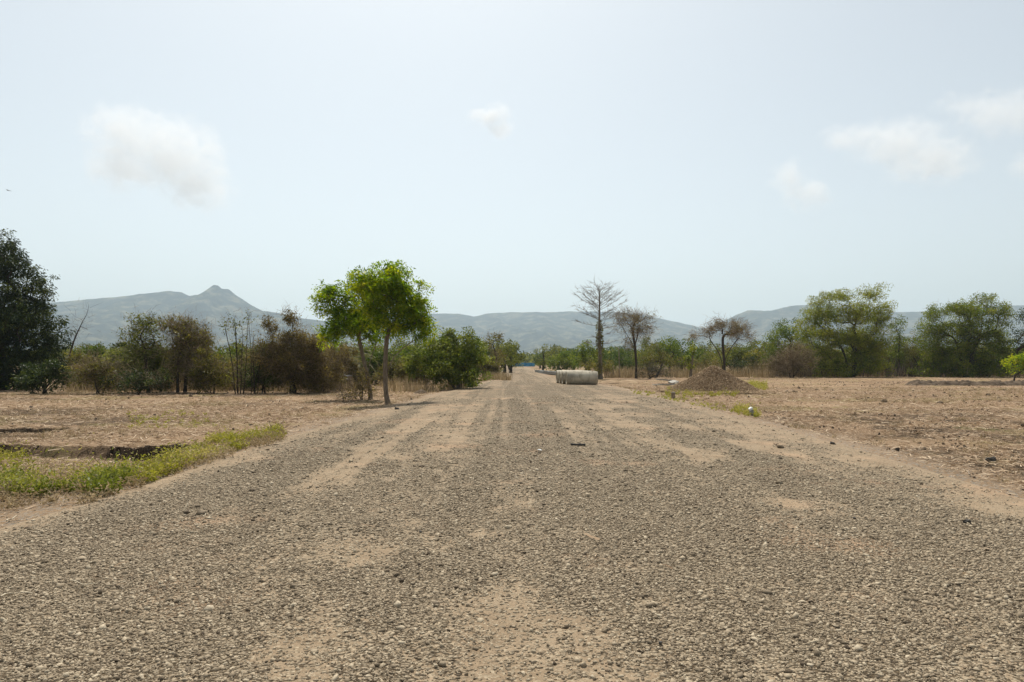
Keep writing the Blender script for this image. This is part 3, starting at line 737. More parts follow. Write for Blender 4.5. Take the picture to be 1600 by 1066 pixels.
tree('road_end_tree', 'tree with dark dry top at the left of the road end', 'tree', 776, 588, lobes=[(772, 528, 13, 6), (782, 525, 5, 5), (765, 535, 8, 5), (772, 552, 18, 14)],
     trunk=[(778, 588), (776, 565), (772, 540)], tr=.13, sty='farsparse', mat='rust', spacing=.55, twigs=6, tw=.012, tL=.7, leafpart=.7, size=.8)
tree('road_end_tree', 'nearer of two twin trunked green trees where the road narrows', 'tree', 788, 584, lobes=[(785, 550, 20, 14), (778, 560, 16, 12), (795, 545, 10, 10)], trunk=[(788, 584), (789, 565)], tr=.22, sty='far', mat='sage', spacing=.8, dens=.85)
tree('road_end_tree', 'rounder green tree touching the road at its narrow end', 'tree', 798, 584, Y=97, lobes=[(806, 546, 15, 12), (812, 558, 12, 10), (798, 562, 14, 8)], trunk=[(798, 584), (799, 565)], tr=.2, sty='far', mat='sage', spacing=.8, dens=.85)
MIX = [('sage', 'grey green', .5), ('shrub', 'deep green', .3), ('olive', 'olive brown', .4), ('rust', 'rusty dry', .5), ('dark', 'dark green', .3), ('lime', 'light green', .3)]
def scrub(px, Y, w, top, kind, where, by=None, far=False):
    mt, nm, cm = MIX[kind]; yb = HZ + CAM_H * FOC / Y; r = np.random.default_rng(int(px * 3 + top)); h = (yb - top) / 2
    w *= 1.35; top -= 4
    lb = [(px + r.uniform(-.2, .2) * w, top + h * .75, w * .62, h * .7), (px - w * .55, top + h * 1.15, w * .5, h * .75), (px + w * .55, top + h * 1.2, w * .5, h * .7), (px, yb - h * .45, w * .8, h * .45)]
    return tree('scrub_bush', nm + ' scrub bush ' + where, 'bush', px, Y=Y, lobes=lb, sty='far' if far else 'small', mat=mt, spacing=.62 if far else .42, stems=6, tr=.05,
                twigs=(16 if kind in (2, 3) else 5), tw=.012 if far else .008, size=.6 if far else 1.5, dens=1.15, cmean=cm, group='scrub bushes along the field edges')
for a in [(120, 46, 24, 553, 2, 'behind the thin bare leaning tree'), (150, 48, 26, 545, 1, 'above and behind the round olive brown bush'), (182, 46, 24, 552, 0, 'under the small fan palm'), (196, 43, 18, 572, 4, 'between the round olive bush and the ragged green tree'),
          (262, 46, 26, 548, 1, 'behind the bright green bush'), (310, 43, 24, 556, 2, 'behind the olive and rust bush'), (345, 45, 22, 548, 5, 'left of the clump of tall stalks'), (372, 44, 22, 562, 3, 'at the foot of the tall stalks'),
          (394, 42, 20, 556, 2, 'between the tall stalks and the vine covered tree'), (425, 45, 24, 536, 0, 'behind the left arm of the vine covered tree'), (480, 45, 26, 532, 2, 'behind the right side of the vine covered tree'),
          (133, 41, 16, 572, 3, 'at the foot of the thin bare leaning tree'), (188, 41, 16, 580, 2, 'below the small fan palm'), (262, 42, 18, 566, 3, 'between the bright green bush and the grey brown twiggy tree'), (300, 47, 26, 528, 0, 'behind the top of the grey brown twiggy tree'), (352, 42, 16, 578, 3, 'low at the left foot of the tall stalks'), (386, 46, 22, 540, 0, 'behind the right tall stalks'), (436, 41, 20, 572, 2, 'before the trunk of the vine covered tree'), (500, 47, 24, 526, 0, 'behind the tall dry brown bush'), (520, 41, 16, 584, 2, 'low and right of the tall dry brown bush'), (440, 50, 30, 540, 1, 'far behind the two tufted arms'),
          (524, 44, 24, 534, 3, 'left of the drooping date palm'), (545, 44, 20, 574, 2, 'in front of the drooping date palm'), (590, 52, 22, 552, 1, 'seen between the trunks of the two roadside trees'), (575, 56, 26, 545, 5, 'behind the fork of the left roadside tree'),
          (615, 50, 20, 566, 2, 'just right of the right roadside trunk'), (660, 52, 22, 560, 3, 'behind the left end of the broad shrub'), (760, 68, 16, 560, 2, 'right of the broad shrub')]:
    scrub(*a)
for a in [(975, 86, 18, 556, 1, 'left of the half bare brown tree'), (1008, 88, 18, 548, 0, 'behind the half bare brown tree'), (1066, 80, 16, 562, 2, 'left of the pollarded tree'), (1100, 82, 20, 556, 0, 'behind the peak of the mound'),
          (1112, 79, 16, 568, 3, 'directly behind the mound crest'), (1165, 81, 20, 560, 4, 'right of the flat topped thorn tree trunk'), (1185, 80, 16, 570, 3, 'below the dusty green tree left of the dry thicket'), (1206, 84, 16, 545, 2, 'left of the rounded dark dry thicket'),
          (1262, 84, 20, 535, 5, 'behind the right side of the dark dry thicket'), (1298, 82, 20, 552, 2, 'left of the trunks of the largest airy tree'), (1352, 84, 24, 556, 4, 'right of the trunks of the largest airy tree'), (1384, 84, 22, 545, 2, 'left of the narrow thicket'),
          (1420, 84, 20, 530, 0, 'behind the ochre brown bush'), (1456, 82, 22, 545, 4, 'right of the ochre brown bush'), (1485, 81, 20, 558, 4, 'left of the trunks of the broad dark tree'), (1540, 81, 24, 552, 4, 'right of the trunks of the broad dark tree'), (1575, 82, 20, 545, 1, 'between the broad dark tree and the photo edge')]:
    scrub(*a, far=True)
# --- right side
tree('far_tree', 'grey green tree right of the road end behind the pipes', 'tree', 848, Y=120, lobes=[(846, 552, 16, 12), (862, 548, 16, 10), (850, 565, 18, 10)], sty='far', mat='sage', spacing=1.0, tr=.2, trunk=[(848, 579), (850, 560)], dens=.7)
tree('orchard_tree', 'dense green orchard tree directly behind the concrete pipes', 'tree', 880, Y=100, lobes=[(878, 560, 20, 12), (890, 568, 18, 10), (866, 570, 12, 10)], sty='far', mat='shrub', spacing=.8, tr=.15, cmean=.6)
tree('young_tree', 'upright young green tree left of the tall bare tree', 'tree', 912, Y=92, lobes=[(908, 545, 9, 9), (918, 540, 7, 7), (912, 560, 18, 11), (926, 552, 8, 8)], sty='far', mat='lime', spacing=.6, tr=.09, size=.85)
tree('brown_hedge_bush', 'clipped brown hedge bush at the left foot of the tall bare tree', 'bush', 925, 591, lobes=[(923, 574, 14, 10), (932, 576, 12, 10)], sty='small', mat='olive', spacing=.4, stems=5, tr=.04, twigs=6, cmean=.7)
tree('brown_hedge_bush', 'clipped brown hedge bush at the right foot of the tall bare tree', 'bush', 950, 590, Y=74, lobes=[(950, 572, 13, 8), (946, 578, 12, 8)], sty='small', mat='olive', spacing=.4, stems=5, tr=.04, twigs=6, cmean=.5)
tree('half_bare_tree', 'half bare brown tree just right of the tall bare tree', 'tree', 994, 590, lobes=[(980, 498, 20, 10), (1004, 500, 20, 12), (968, 508, 10, 8), (1016, 512, 10, 8), (995, 518, 22, 12), (985, 535, 14, 8)],
     trunk=[[(994, 590), (993, 560), (991, 540), (1000, 515)], [(994, 590), (993, 560), (990, 540), (978, 520), (970, 508)], [(994, 590), (994, 560), (992, 540), (988, 515)]], tr=.12, sty='farsparse', mat='rust', bark='bark_dark', spacing=.6, bow=.03, twigs=22, tw=.012, tL=.9, leafpart=.9, size=.7, dens=1.1, fork=1.8, fill=.6)
tree('thorny_bush', 'dark thorny bush at the foot of the half bare brown tree', 'bush', 1014, 591, lobes=[(1012, 580, 18, 9), (1028, 582, 12, 8)], sty='small', mat='dark', spacing=.5, stems=6, tr=.05, twigs=14, tw=.012, tL=.7, dens=.6, tmat='twig_grey')
tree('mixed_tree', 'dark olive tree between the half bare tree and the mound', 'tree', 1024, 589, lobes=[(1024, 555, 16, 18), (1012, 565, 12, 12), (1040, 565, 14, 16)], sty='far', mat='olive', spacing=.7, tr=.12, twigs=5, tw=.012, size=.6, cmean=.3)
tree('lime_tree', 'light green tree behind the left slope of the mound', 'tree', 1050, Y=82, lobes=[(1042, 540, 14, 11), (1054, 548, 14, 14), (1048, 566, 16, 10)], sty='far', mat='lime', spacing=.7, tr=.12, size=.7)
tree('pollard_tree', 'small pollarded tree with two bright leafy knobs behind the mound', 'tree', 1080, 592, lobes=[(1085, 540, 6, 7), (1084, 550, 6, 6), (1073, 561, 8, 7), (1078, 570, 5, 5)], trunk=[[(1079, 592), (1080, 572), (1085, 545)]], tr=.14, sty='broad', mat='lime', bark='bark', spacing=.4, cmean=.6, size=1.3)
tree('flat_topped_tree', 'flat topped brown thorn tree rising behind the mound', 'tree', 1131, 590, lobes=[(1092, 524, 15, 5), (1112, 517, 18, 7), (1135, 510, 22, 8), (1158, 514, 18, 9), (1168, 524, 9, 9), (1145, 522, 20, 7), (1124, 505, 8, 5)],
     trunk=[[(1130, 590), (1129, 565), (1120, 545), (1106, 528)], [(1132, 590), (1131, 565), (1130, 545), (1128, 522)], [(1134, 590), (1132, 562), (1142, 542), (1158, 525)]], tr=.13, bow=.03, sty='farsparse', mat='rust', spacing=.55, twigs=22, tw=.013, tL=.8, leafpart=.9, size=.65, dens=1.1, fork=1.6)
tree('orchard_tree', 'low green tree behind the flat topped thorn tree', 'tree', 1150, Y=88, lobes=[(1150, 555, 20, 14), (1172, 562, 16, 10), (1130, 562, 16, 10)], sty='far', mat='sage', spacing=.8, tr=.12)
tree('orchard_tree', 'dusty green tree left of the dark dry thicket', 'tree', 1190, Y=86, lobes=[(1185, 560, 20, 14), (1198, 566, 12, 12)], sty='far', mat='olive', spacing=.8, tr=.12)
tree('dry_thicket', 'rounded dark dry thicket at the near edge of the right field', 'bush', 1238, 589, lobes=[(1238, 562, 30, 22), (1222, 572, 22, 16), (1255, 572, 20, 15)], sty='small', mat='rust', spacing=.6, stems=8, tr=.06, twigs=22, tw=.013, tL=.9, leafpart=.6, cmean=.2, dens=1.0)
tree('yellow_green_tree', 'yellow green tree rising behind the rounded dark dry thicket', 'tree', 1228, Y=82, lobes=[(1225, 517, 24, 16), (1212, 540, 20, 22), (1245, 525, 20, 22), (1212, 565, 16, 20), (1252, 545, 16, 20)], sty='far', mat='lime', spacing=.75, tr=.15, size=.75, cmean=.3)
tree('yellow_green_bush', 'yellow green bush right of the dark dry thicket', 'bush', 1275, 587, lobes=[(1274, 565, 12, 14), (1268, 578, 10, 8)], sty='far', mat='lime', spacing=.55, stems=5, tr=.05, size=.7, cmean=.5)
tree('large_tree', 'largest airy green tree in the right field, several trunks', 'tree', 1330, 588,
     lobes=[(1285, 468, 22, 12), (1315, 462, 24, 12), (1362, 458, 20, 14), (1385, 478, 16, 16), (1268, 495, 22, 16), (1300, 492, 34, 20), (1340, 490, 34, 22), (1375, 505, 26, 22), (1285, 525, 34, 20), (1330, 530, 40, 24), (1370, 540, 26, 20), (1290, 555, 30, 18), (1345, 560, 30, 16), (1262, 520, 18, 16), (1310, 575, 46, 14), (1365, 572, 30, 14), (1355, 535, 34, 22), (1262, 555, 22, 22)],
     trunk=[[(1328, 588), (1322, 560), (1312, 535)], [(1332, 588), (1338, 555), (1350, 530)], [(1325, 588), (1302, 565), (1285, 545)], [(1334, 588), (1352, 562), (1370, 545)]], tr=.24, sty='far', mat='lime', bark='bark_dark', spacing=.62, size=.62, dens=1.1, cmean=.75, fork=.8, fill=.6, twigs=4, tw=.012)
tree('narrow_tree', 'narrow green thicket just right of the largest airy tree', 'tree', 1402, 587, lobes=[(1403, 510, 12, 14), (1408, 530, 14, 18), (1398, 552, 15, 20), (1405, 570, 14, 12)], sty='far', mat='lime', spacing=.65, stems=5, tr=.1, size=.6, dens=1.2, twigs=4, tw=.012, cmean=.3)
tree('ochre_bush', 'ochre brown bush between the narrow thicket and the dark broad tree', 'bush', 1432, 587, lobes=[(1432, 545, 18, 20), (1428, 568, 18, 14), (1450, 560, 16, 18)], sty='far', mat='olive', spacing=.65, stems=6, tr=.08, size=.6, dens=.7, twigs=5, tw=.012, cmean=.4)
tree('broad_dark_tree', 'broad dark green tree near the right edge of the photo', 'tree', 1512, 588,
     lobes=[(1462, 490, 20, 12), (1490, 482, 24, 14), (1538, 468, 20, 11), (1520, 488, 30, 16), (1560, 488, 22, 16), (1465, 515, 28, 20), (1510, 520, 38, 26), (1555, 520, 28, 24), (1475, 550, 32, 24), (1525, 555, 42, 26), (1568, 550, 18, 22), (1450, 575, 22, 14), (1490, 578, 30, 12), (1545, 576, 34, 14), (1448, 530, 14, 18)],
     trunk=[[(1508, 588), (1500, 555), (1490, 525)], [(1516, 588), (1520, 550), (1535, 510)]], tr=.25, sty='far', mat='lime', bark='bark_dark', spacing=.6, size=.62, dens=1.2, cmean=.5, fork=.4, fill=.55, twigs=4, tw=.012)
tree('edge_tree', 'dark tree cut by the right edge of the photo', 'tree', 1612, 589, lobes=[(1602, 495, 14, 18), (1595, 530, 18, 20), (1625, 510, 25, 35), (1600, 560, 25, 22)], sty='far', mat='dark', spacing=.65, tr=.2, size=.65, dens=.8)
tree('edge_bush', 'bright green bush in front of the dark tree at the right edge', 'bush', 1592, 594, lobes=[(1585, 563, 16, 5), (1600, 560, 20, 7), (1575, 570, 8, 4), (1600, 575, 18, 8)], sty='broad', mat='fresh', spacing=.4, stems=3, tr=.06, cmean=.6, size=1.2)

# ------------------------------------------------------------------ tall bare tree
def bare_tall_tree():
    Y = Yof(591); bx = X(938, Y); bz = float(surf_z(np.array([bx]), np.array([Y]))[0]) - .04
    root = empty('tall_bare_tree', (bx, Y, bz)); tag(root, 'tall straight leafless tree with whorled branches right of the pipes', 'tree')
    r = np.random.default_rng(99); px = Y / FOC; H = (591 - 449) * px
    tz = np.linspace(0, H, 24); tx = (-2.0 * px) * (tz / H) + .03 * np.sin(tz); trunkP = np.stack([tx, 0 * tz, tz], -1)
    R = .215 * (1 - tz / H) ** .8 + .02; R[0] *= 1.3
    ch = [(trunkP, R)]; tw = []
    def at(z): return np.array([np.interp(z, tz, tx), 0, z])
    for zz, n, ln, up in [(3.4, 2, 1.5, .0), (4.3, 2, 2.0, .0), (5.1, 3, 2.3, .08), (5.8, 4, 2.5, .2), (6.4, 5, 2.7, .34), (6.9, 5, 2.8, .46), (7.3, 5, 2.5, .55), (7.7, 5, 1.9, .65), (8.1, 5, 1.4, 1.0), (8.6, 4, .9, 1.4)]:
        a0 = r.uniform(0, 6.28)
        for q in range(n):
            a = a0 + q * 6.283 / n + r.normal(0, .2); L = ln * r.uniform(.75, 1.1); k = 8
            t = np.linspace(0, 1, k); d = np.array([math.cos(a), math.sin(a), 0])
            p = at(zz + r.normal(0, .12)) + d[None] * (t * L)[:, None]; p[:, 2] += up * L * t + .16 * L * t ** 2 + r.normal(0, .03, k) * t
            p[:, :2] += r.normal(0, .03, (k, 2)) * t[:, None]
            rb = .018 + .018 * (1 - zz / 10); ch.append((p, rb * (1 - .8 * t)))
            for s in range(int(5.5 * L)):
                f = r.uniform(.25, .98); i = int(f * (k - 1)); b = p[i]
                dd = d * r.uniform(.4, 1) + np.array([-d[1], d[0], 0]) * r.choice([-1, 1]) * r.uniform(.3, 1) + np.array([0, 0, r.uniform(.1, .7)])
                l2 = r.uniform(.3, .8) * (1.2 - f * .5); m = b + dd * l2 * .5 + r.normal(0, .03, 3); e = b + dd * l2 + np.array([0, 0, .05])
                ch.append((np.array([b, m, e]), np.array([.014, .010, .005])))
                for w in range(2):
                    d3 = dd + r.normal(0, .5, 3); ch.append((np.array([m, m + d3 * .2, m + d3 * .38 + np.array([0, 0, .05])]), np.array([.009, .007, .004])))
    V, F = tubes(ch, 9); mk('trunk', V, F, M['bark_pale'], root, smooth=True)
    # climbing vine on the middle of the trunk
    n = 900; zz = r.triangular(1.2, 4.2, 6.2, n); a = r.uniform(0, 6.28, n); Rz = np.interp(zz, tz, R) + r.uniform(0, .16, n)
    C = np.stack([np.interp(zz, tz, tx) + np.cos(a) * Rz, np.sin(a) * Rz, zz], -1); D = np.stack([np.cos(a), np.sin(a), r.normal(0, .6, n)], -1)
    L = r.uniform(.08, .2, n); V = leaves(C, D, L, L * .6, .4, r); leaf_mesh('vine', V, r.uniform(0, .8, n), M['olive'], root)
bare_tall_tree()

# ------------------------------------------------------------------ palms
def date_palm(label, bx, Y, top, rf, nf, name='date_palm', mat='palm'):
    x0 = X(bx, Y); bz = float(surf_z(np.array([x0]), np.array([Y]))[0]) - .03
    root = empty(name, (x0, Y, bz)); tag(root, label, 'palm'); r = np.random.default_rng(hash_(label) % 9999)
    H = Z(top, Y) - bz; R = rf * Y / FOC
    z = np.linspace(0, H, 10); V, F = tubes([(np.stack([.05 * np.sin(z), 0 * z, z], -1), .17 + .03 * np.sin(z * 14) * 0 + .0 * z)], 9); mk('trunk', V, F, M['bark_dark'], root, smooth=True)
    ch, LV = [], []
    for i in range(nf):
        a = r.uniform(0, 6.28); el = r.uniform(-.35, 1.15); L = R * r.uniform(.85, 1.2); k = 12; t = np.linspace(0, 1, k)
        ang = el - 1.5 * t ** 1.3
        s = np.concatenate([[0], np.cumsum(np.cos(ang[:-1])) / (k - 1)]) * L; h = np.concatenate([[0], np.cumsum(np.sin(ang[:-1])) / (k - 1)]) * L
        p = np.stack([np.cos(a) * s, np.sin(a) * s, H + h], -1); ch.append((p, .02 * (1 - .8 * t)))
        m = 26
        for sd in (-1, 1):
            f = np.linspace(.12, .99, m); q = np.stack([np.interp(f, t, p[:, c]) for c in range(3)], -1)
            tang = np.stack([np.cos(a) * np.cos(el - 1.5 * f), np.sin(a) * np.cos(el - 1.5 * f), np.sin(el - 1.5 * f)], -1)
            side = np.array([-math.sin(a), math.cos(a), 0]) * sd
            D = tang * .55 + side * .8 + np.array([0, 0, .25]) + r.normal(0, .12, (m, 3))
            l = .42 * R / 1.7 * np.sin(np.pi * np.clip(f * .85 + .12, 0, 1)) + .05
            LV.append(leaves(q, D, l, .035 + 0 * l, .25, r))
    V, F = tubes(ch, 5); mk('frond_stalks', V, F, M['bark_pale'], root, smooth=True)
    LV = np.concatenate(LV); leaf_mesh('crown', LV, r.uniform(0, 1, len(LV)), M[mat], root)
date_palm('drooping date palm half hidden behind the left roadside tree', 549, 46, 563, 46, 46)
def fan_palm():
    Y = 50; x0 = X(188, Y); root = empty('fan_palm', (x0, Y, 0)); tag(root, 'small fan palm top rising over bushes left of the ragged green tree', 'palm')
    r = np.random.default_rng(4); H = Z(548, Y); z = np.linspace(0, H, 8)
    V, F = tubes([(np.stack([0 * z, 0 * z, z], -1), .10 + 0 * z)], 8); mk('trunk', V, F, M['bark_dark'], root, smooth=True)
    LV = []
    for i in range(22):
        a = r.uniform(0, 6.28); el = r.uniform(-.5, 1.4); d = np.array([math.cos(a) * math.cos(el), math.sin(a) * math.cos(el), math.sin(el)])
        c = np.array([0, 0, H]) + d * .4; s = np.cross(d, [0, 0, 1]); s /= np.linalg.norm(s); n = 12
        f = np.linspace(-1.2, 1.2, n); D = d[None] * np.cos(f)[:, None] + s[None] * np.sin(f)[:, None]
        LV.append(leaves(np.repeat(c[None], n, 0), D, .42, .05, .1, r))
    LV = np.concatenate(LV); leaf_mesh('crown', LV, r.uniform(0, .6, len(LV)), M['dark'], root)
fan_palm()

# ------------------------------------------------------------------ far tree line, copies of a few kinds
def proto(label, lobes, mat, sty='far', twigs=0, bx=800, Y=120, **k):
    return tree('field_tree', label, 'tree', bx, Y=Y, lobes=lobes, mat=mat, sty=sty, spacing=1.0, tr=.22, twigs=twigs, tw=.02, tL=1.0, group='trees in the line along the horizon', **k)
KINDS = [
    proto('p0', [(800, 548, 22, 14), (785, 560, 18, 10), (815, 562, 18, 10)], 'sage', bx=800),
    proto('p1', [(800, 552, 26, 14), (780, 562, 16, 9), (822, 560, 14, 11)], 'shrub', bx=800, cmean=.2),
    proto('p2', [(800, 556, 24, 12), (818, 563, 18, 9), (784, 565, 14, 8)], 'olive', bx=800, dens=.8, twigs=6),
    proto('p3', [(800, 545, 14, 13), (796, 562, 20, 10)], 'lime', bx=800, dens=.8, cmean=.2),
]
kn = ['grey green', 'deep green', 'olive', 'light green']
def copy_tree(o, loc, rz, s):
    c = o.copy(); COL.objects.link(c); c.location = loc; c.rotation_euler = (0, 0, rz); c.scale = (s, s, s)
    for ch in o.children:
        d = ch.copy(); COL.objects.link(d); d.parent = c
    return c
spots = []   # (px, Y, kind, scale, where)
def fill(px0, px1, n, Y0, Y1, s0, s1, kinds, where, seed):
    r = np.random.default_rng(seed)
    for i in range(n):
        spots.append((px0 + (px1 - px0) * (i + r.uniform(.2, .8)) / n, r.uniform(Y0, Y1), int(r.choice(kinds)), r.uniform(s0, s1), where))
fill(100, 240, 9, 60, 80, 0.50, 0.71, [0, 1, 2], 'behind the bushes left of the grey brown twiggy tree', 1)
fill(240, 400, 10, 58, 78, 0.47, 0.69, [1, 2, 3], 'behind the grey brown twiggy tree and the tall stalks', 2)
fill(400, 520, 8, 58, 78, 0.47, 0.69, [0, 1, 2], 'behind the vine covered tree', 3)
fill(510, 660, 9, 62, 95, 0.56, 0.86, [0, 1, 2], 'behind the two roadside trees', 4)
fill(650, 770, 8, 75, 120, 0.67, 1.03, [0, 1, 2], 'behind the broad shrub', 5)
fill(770, 800, 4, 130, 200, 0.90, 1.15, [0, 1], 'beyond the left side of the road end', 6)
fill(838, 900, 6, 130, 190, 0.84, 1.15, [0, 1], 'beyond the pipes on the right side of the road end', 7)
fill(890, 1010, 9, 98, 130, 0.69, 0.98, [1, 1, 3], 'in the orchard row behind the tall bare tree', 8)
fill(1010, 1215, 14, 95, 135, 0.78, 1.15, [0, 1, 2, 3], 'in the orchard behind the mound and the flat topped tree', 9)
fill(1200, 1420, 10, 98, 130, 0.78, 1.09, [0, 1, 2], 'behind the largest airy tree', 10)
fill(1400, 1640, 10, 96, 130, 0.84, 1.15, [0, 1, 2], 'behind the dark broad tree at the right', 11)
used = [False] * 4
for (px, Y, kd, s, where) in spots:
    x = X(px, Y); lab = 'small distant ' + kn[kd] + ' tree ' + where; rz = (px * 7.7) % 6.28
    if not used[kd]:
        used[kd] = True; o = KINDS[kd]; o.location = (x, Y, -.05); o.rotation_euler = (0, 0, rz); o.scale = (s, s, s)
    else: o = copy_tree(KINDS[kd], (x, Y, -.05), rz, s)
    o['label'] = ' '.join(lab.split()[:16])

# far wood on the plain
def far_wood():
    r = np.random.default_rng(12); n = 2600
    Y = r.uniform(230, 900, n); x = r.uniform(-.95, .95, n) * Y
    k = ~((np.abs(x) < 14) & (Y < 330)); x, Y = x[k], Y[k]; n = len(x)
    m = 70; R = r.uniform(2.5, 5.0, n); h = r.uniform(3.5, 7.5, n)
    d = r.normal(size=(n, m, 3)); d /= np.linalg.norm(d, axis=2, keepdims=True); rr = r.uniform(0, 1, (n, m, 1)) ** .4
    C = np.stack([x, Y, h * .55], -1)[:, None, :] + d * rr * np.stack([R, R, h * .45], -1)[:, None, :]
    L = 1.5 * r.uniform(.6, 1.3, n * m); V = leaves(C.reshape(-1, 3), d.reshape(-1, 3) + r.normal(0, .5, (n * m, 3)), L, L * .7, 0, r)
    v = np.repeat(r.uniform(0, 1, n), m) * .7 + r.uniform(0, .3, n * m)
    tag(leaf_mesh('far_wood', V, v, M['sage']), 'hazy distant woodland covering the plain below the hills', kind='stuff')
far_wood()

# ------------------------------------------------------------------ hills
def hill_mat():
    m, nt, out = new_mat('hill_scrub'); k = N(nt); p = k.pos()
    col = k.ramp(k.noise(.012, 8, .68, p), [(.36, (.006, .011, .006)), (.5, (.025, .032, .018)), (.62, (.13, .12, .075))])
    col = k.mix(.6, col, k.ramp(k.noise(.06, 5, .7, p), [(.35, (.55, .6, .55)), (.6, (1.15, 1.1, 1))]), 'MULTIPLY')
    k.bsdf(out, col, 1.0, k.bump(k.noise(.03, 6, .7, p), .5, 18), 0); return m
M['hill'] = hill_mat()
def hill(label, prof, D, front, back, seed, amp=1.0, over=400):
    px = np.array([p[0] for p in prof], float); py = np.array([p[1] for p in prof], float)
    xs = np.linspace(px[0], px[-1], 420); ridge = np.interp(xs, px, py)
    u = np.concatenate([np.linspace(-1, 0, 110) , np.linspace(0, 1, 40)[1:]])
    U, XX = np.meshgrid(u, X(xs, D), indexing='ij')
    Hh = np.maximum(0, (HZ - ridge) * D / FOC + CAM_H)[None, :] + 0 * U
    Hh = Hh + (6 * (fbm(XX[:1] * .02, XX[:1] * 0, 4, seed) - .5)) * (Hh > 20)
    dist = np.where(U < 0, -U * front, U * back)
    wob = 260 * (fbm(XX * .0016, U * 2.0, 3, seed + 1) - .5)
    YY = D + np.where(U < 0, -1, 1) * dist + wob * np.clip(np.abs(U) * 2, 0, 1)
    t = np.clip(1 - np.abs(U), 0, 1)
    gully = 1 - np.abs(2 * fbm(XX * .0042 + .6 * U, U * 1.4 + XX * .0006, 4, seed + 2) - 1)
    small = fbm(XX * .02, YY * .02, 4, seed + 3) - .5
    s = t ** 1.35
    zz = Hh * s * (1 - .60 * amp * (1 - gully) * np.sin(np.pi * t) ** .8 * 1.0) + 34 * small * np.sin(np.pi * t) * np.clip(Hh / 150, 0, 1)
    zz = np.where(np.abs(U) >= .999, -8, zz)
    V = np.stack([XX, YY, zz], -1)
    o = sheet('hill', None, None, V, M['hill'], {}); tag(o, label, kind='structure'); return o
hill('long hill with a small rocky peak behind the left trees',
     [(-420, 560), (-260, 520), (-60, 486), (60, 474), (100, 471), (150, 467), (200, 462), (262, 455), (283, 457), (296, 463), (312, 460), (322, 456), (328, 449), (334, 445), (341, 446), (346, 451), (357, 452), (368, 461), (390, 475), (410, 486), (440, 490), (470, 497), (500, 501), (540, 512), (600, 535), (660, 560)], 3300, 1500, 700, 5)
hill('long level hill behind the centre of the road',
     [(380, 562), (470, 510), (500, 502), (560, 497), (620, 492), (680, 490), (715, 490), (740, 495), (762, 490), (800, 488), (850, 488), (890, 487), (930, 487), (985, 489), (1010, 493), (1040, 500), (1080, 508), (1105, 515), (1150, 530), (1230, 560)], 4100, 1900, 800, 25)
hill('hill with two low steps behind the right trees',
     [(1040, 562), (1090, 525), (1120, 507), (1150, 492), (1168, 485), (1205, 486), (1235, 478), (1275, 475), (1310, 481), (1360, 487), (1410, 488), (1450, 487), (1510, 482), (1570, 478), (1640, 476), (1760, 490), (1900, 530), (2020, 562)], 3700, 1700, 800, 45)

# ------------------------------------------------------------------ concrete pipes
def concrete_mat():
    m, nt, out = new_mat('old_concrete'); k = N(nt); p = k.pos(); pv = k.pos((3.2, .9, .9))
    col = k.ramp(k.noise(2.2, 6, .7, p), [(.3, (.33, .30, .24)), (.7, (.52, .475, .385))])
    st = k.ramp(k.noise(2.4, 5, .75, pv), [(.34, (.30, .285, .26)), (.46, (1, 1, 1))])
    col = k.mix(.8, col, st, 'MULTIPLY')
    col = k.mix(.8, col, k.ramp(k.noise(.9, 4, .6, p), [(.38, (.6, .58, .54)), (.6, (1.15, 1.12, 1.05))]), 'MULTIPLY')
    k.bsdf(out, col, .85, k.bump(k.noise(20, 5, .7, p), .3, .01), .2); return m
M['concrete'] = concrete_mat()
def lathe_x(profile, seg=48):
    a = np.arange(seg) * 2 * math.pi / seg; P = np.array(profile, float); k = len(P)
    V = np.stack([np.repeat(P[:, :1], seg, 1), P[:, 1:2] * np.cos(a)[None], P[:, 1:2] * np.sin(a)[None]], -1).reshape(-1, 3)
    i = np.arange(k)[:, None] * seg + np.arange(seg)[None, :]; j = (np.arange(k)[:, None] * seg + (np.arange(seg)[None, :] + 1) % seg)
    i2 = np.roll(i, -1, 0); j2 = np.roll(j, -1, 0)
    return V, np.stack([i, j, j2, i2], -1).reshape(-1, 4)
PR, PL = .475, 2.12
for q, (xl, yy, lab) in enumerate([(3.70, 46.6, 'nearest concrete pipe of the row, its whole stained side facing the camera'), (3.50, 47.65, 'second concrete pipe from the front of the row'),
                                   (3.37, 48.68, 'third concrete pipe from the front of the row'), (3.24, 49.72, 'rearmost concrete pipe of the row')]):
    R, L, w = PR, PL, .075
    prof = [(-L / 2, R - w), (-L / 2, R - .012), (-L / 2 + .012, R), (-.1, R + .002), (-.02, R + .002), (0, R - .004), (.02, R + .002), (L / 2 - .10, R), (L / 2 - .10, R - .03), (L / 2, R - .032), (L / 2, R - w), (L / 2 - .02, R - w - .006), (-L / 2 + .02, R - w - .006)]
    V, F = lathe_x(prof); cy = float(road_z(np.array([xl + L / 2]), np.array([yy]))[0])
    o = mk('concrete_pipe', V, F, M['concrete'], loc=(xl + L / 2, yy, cy + R - .012)); o.rotation_euler = (q * 1.3, 0, math.radians([0, .8, -.6, .4][q]))
    tag(o, lab, 'pipe', 'concrete pipes lying in a row')

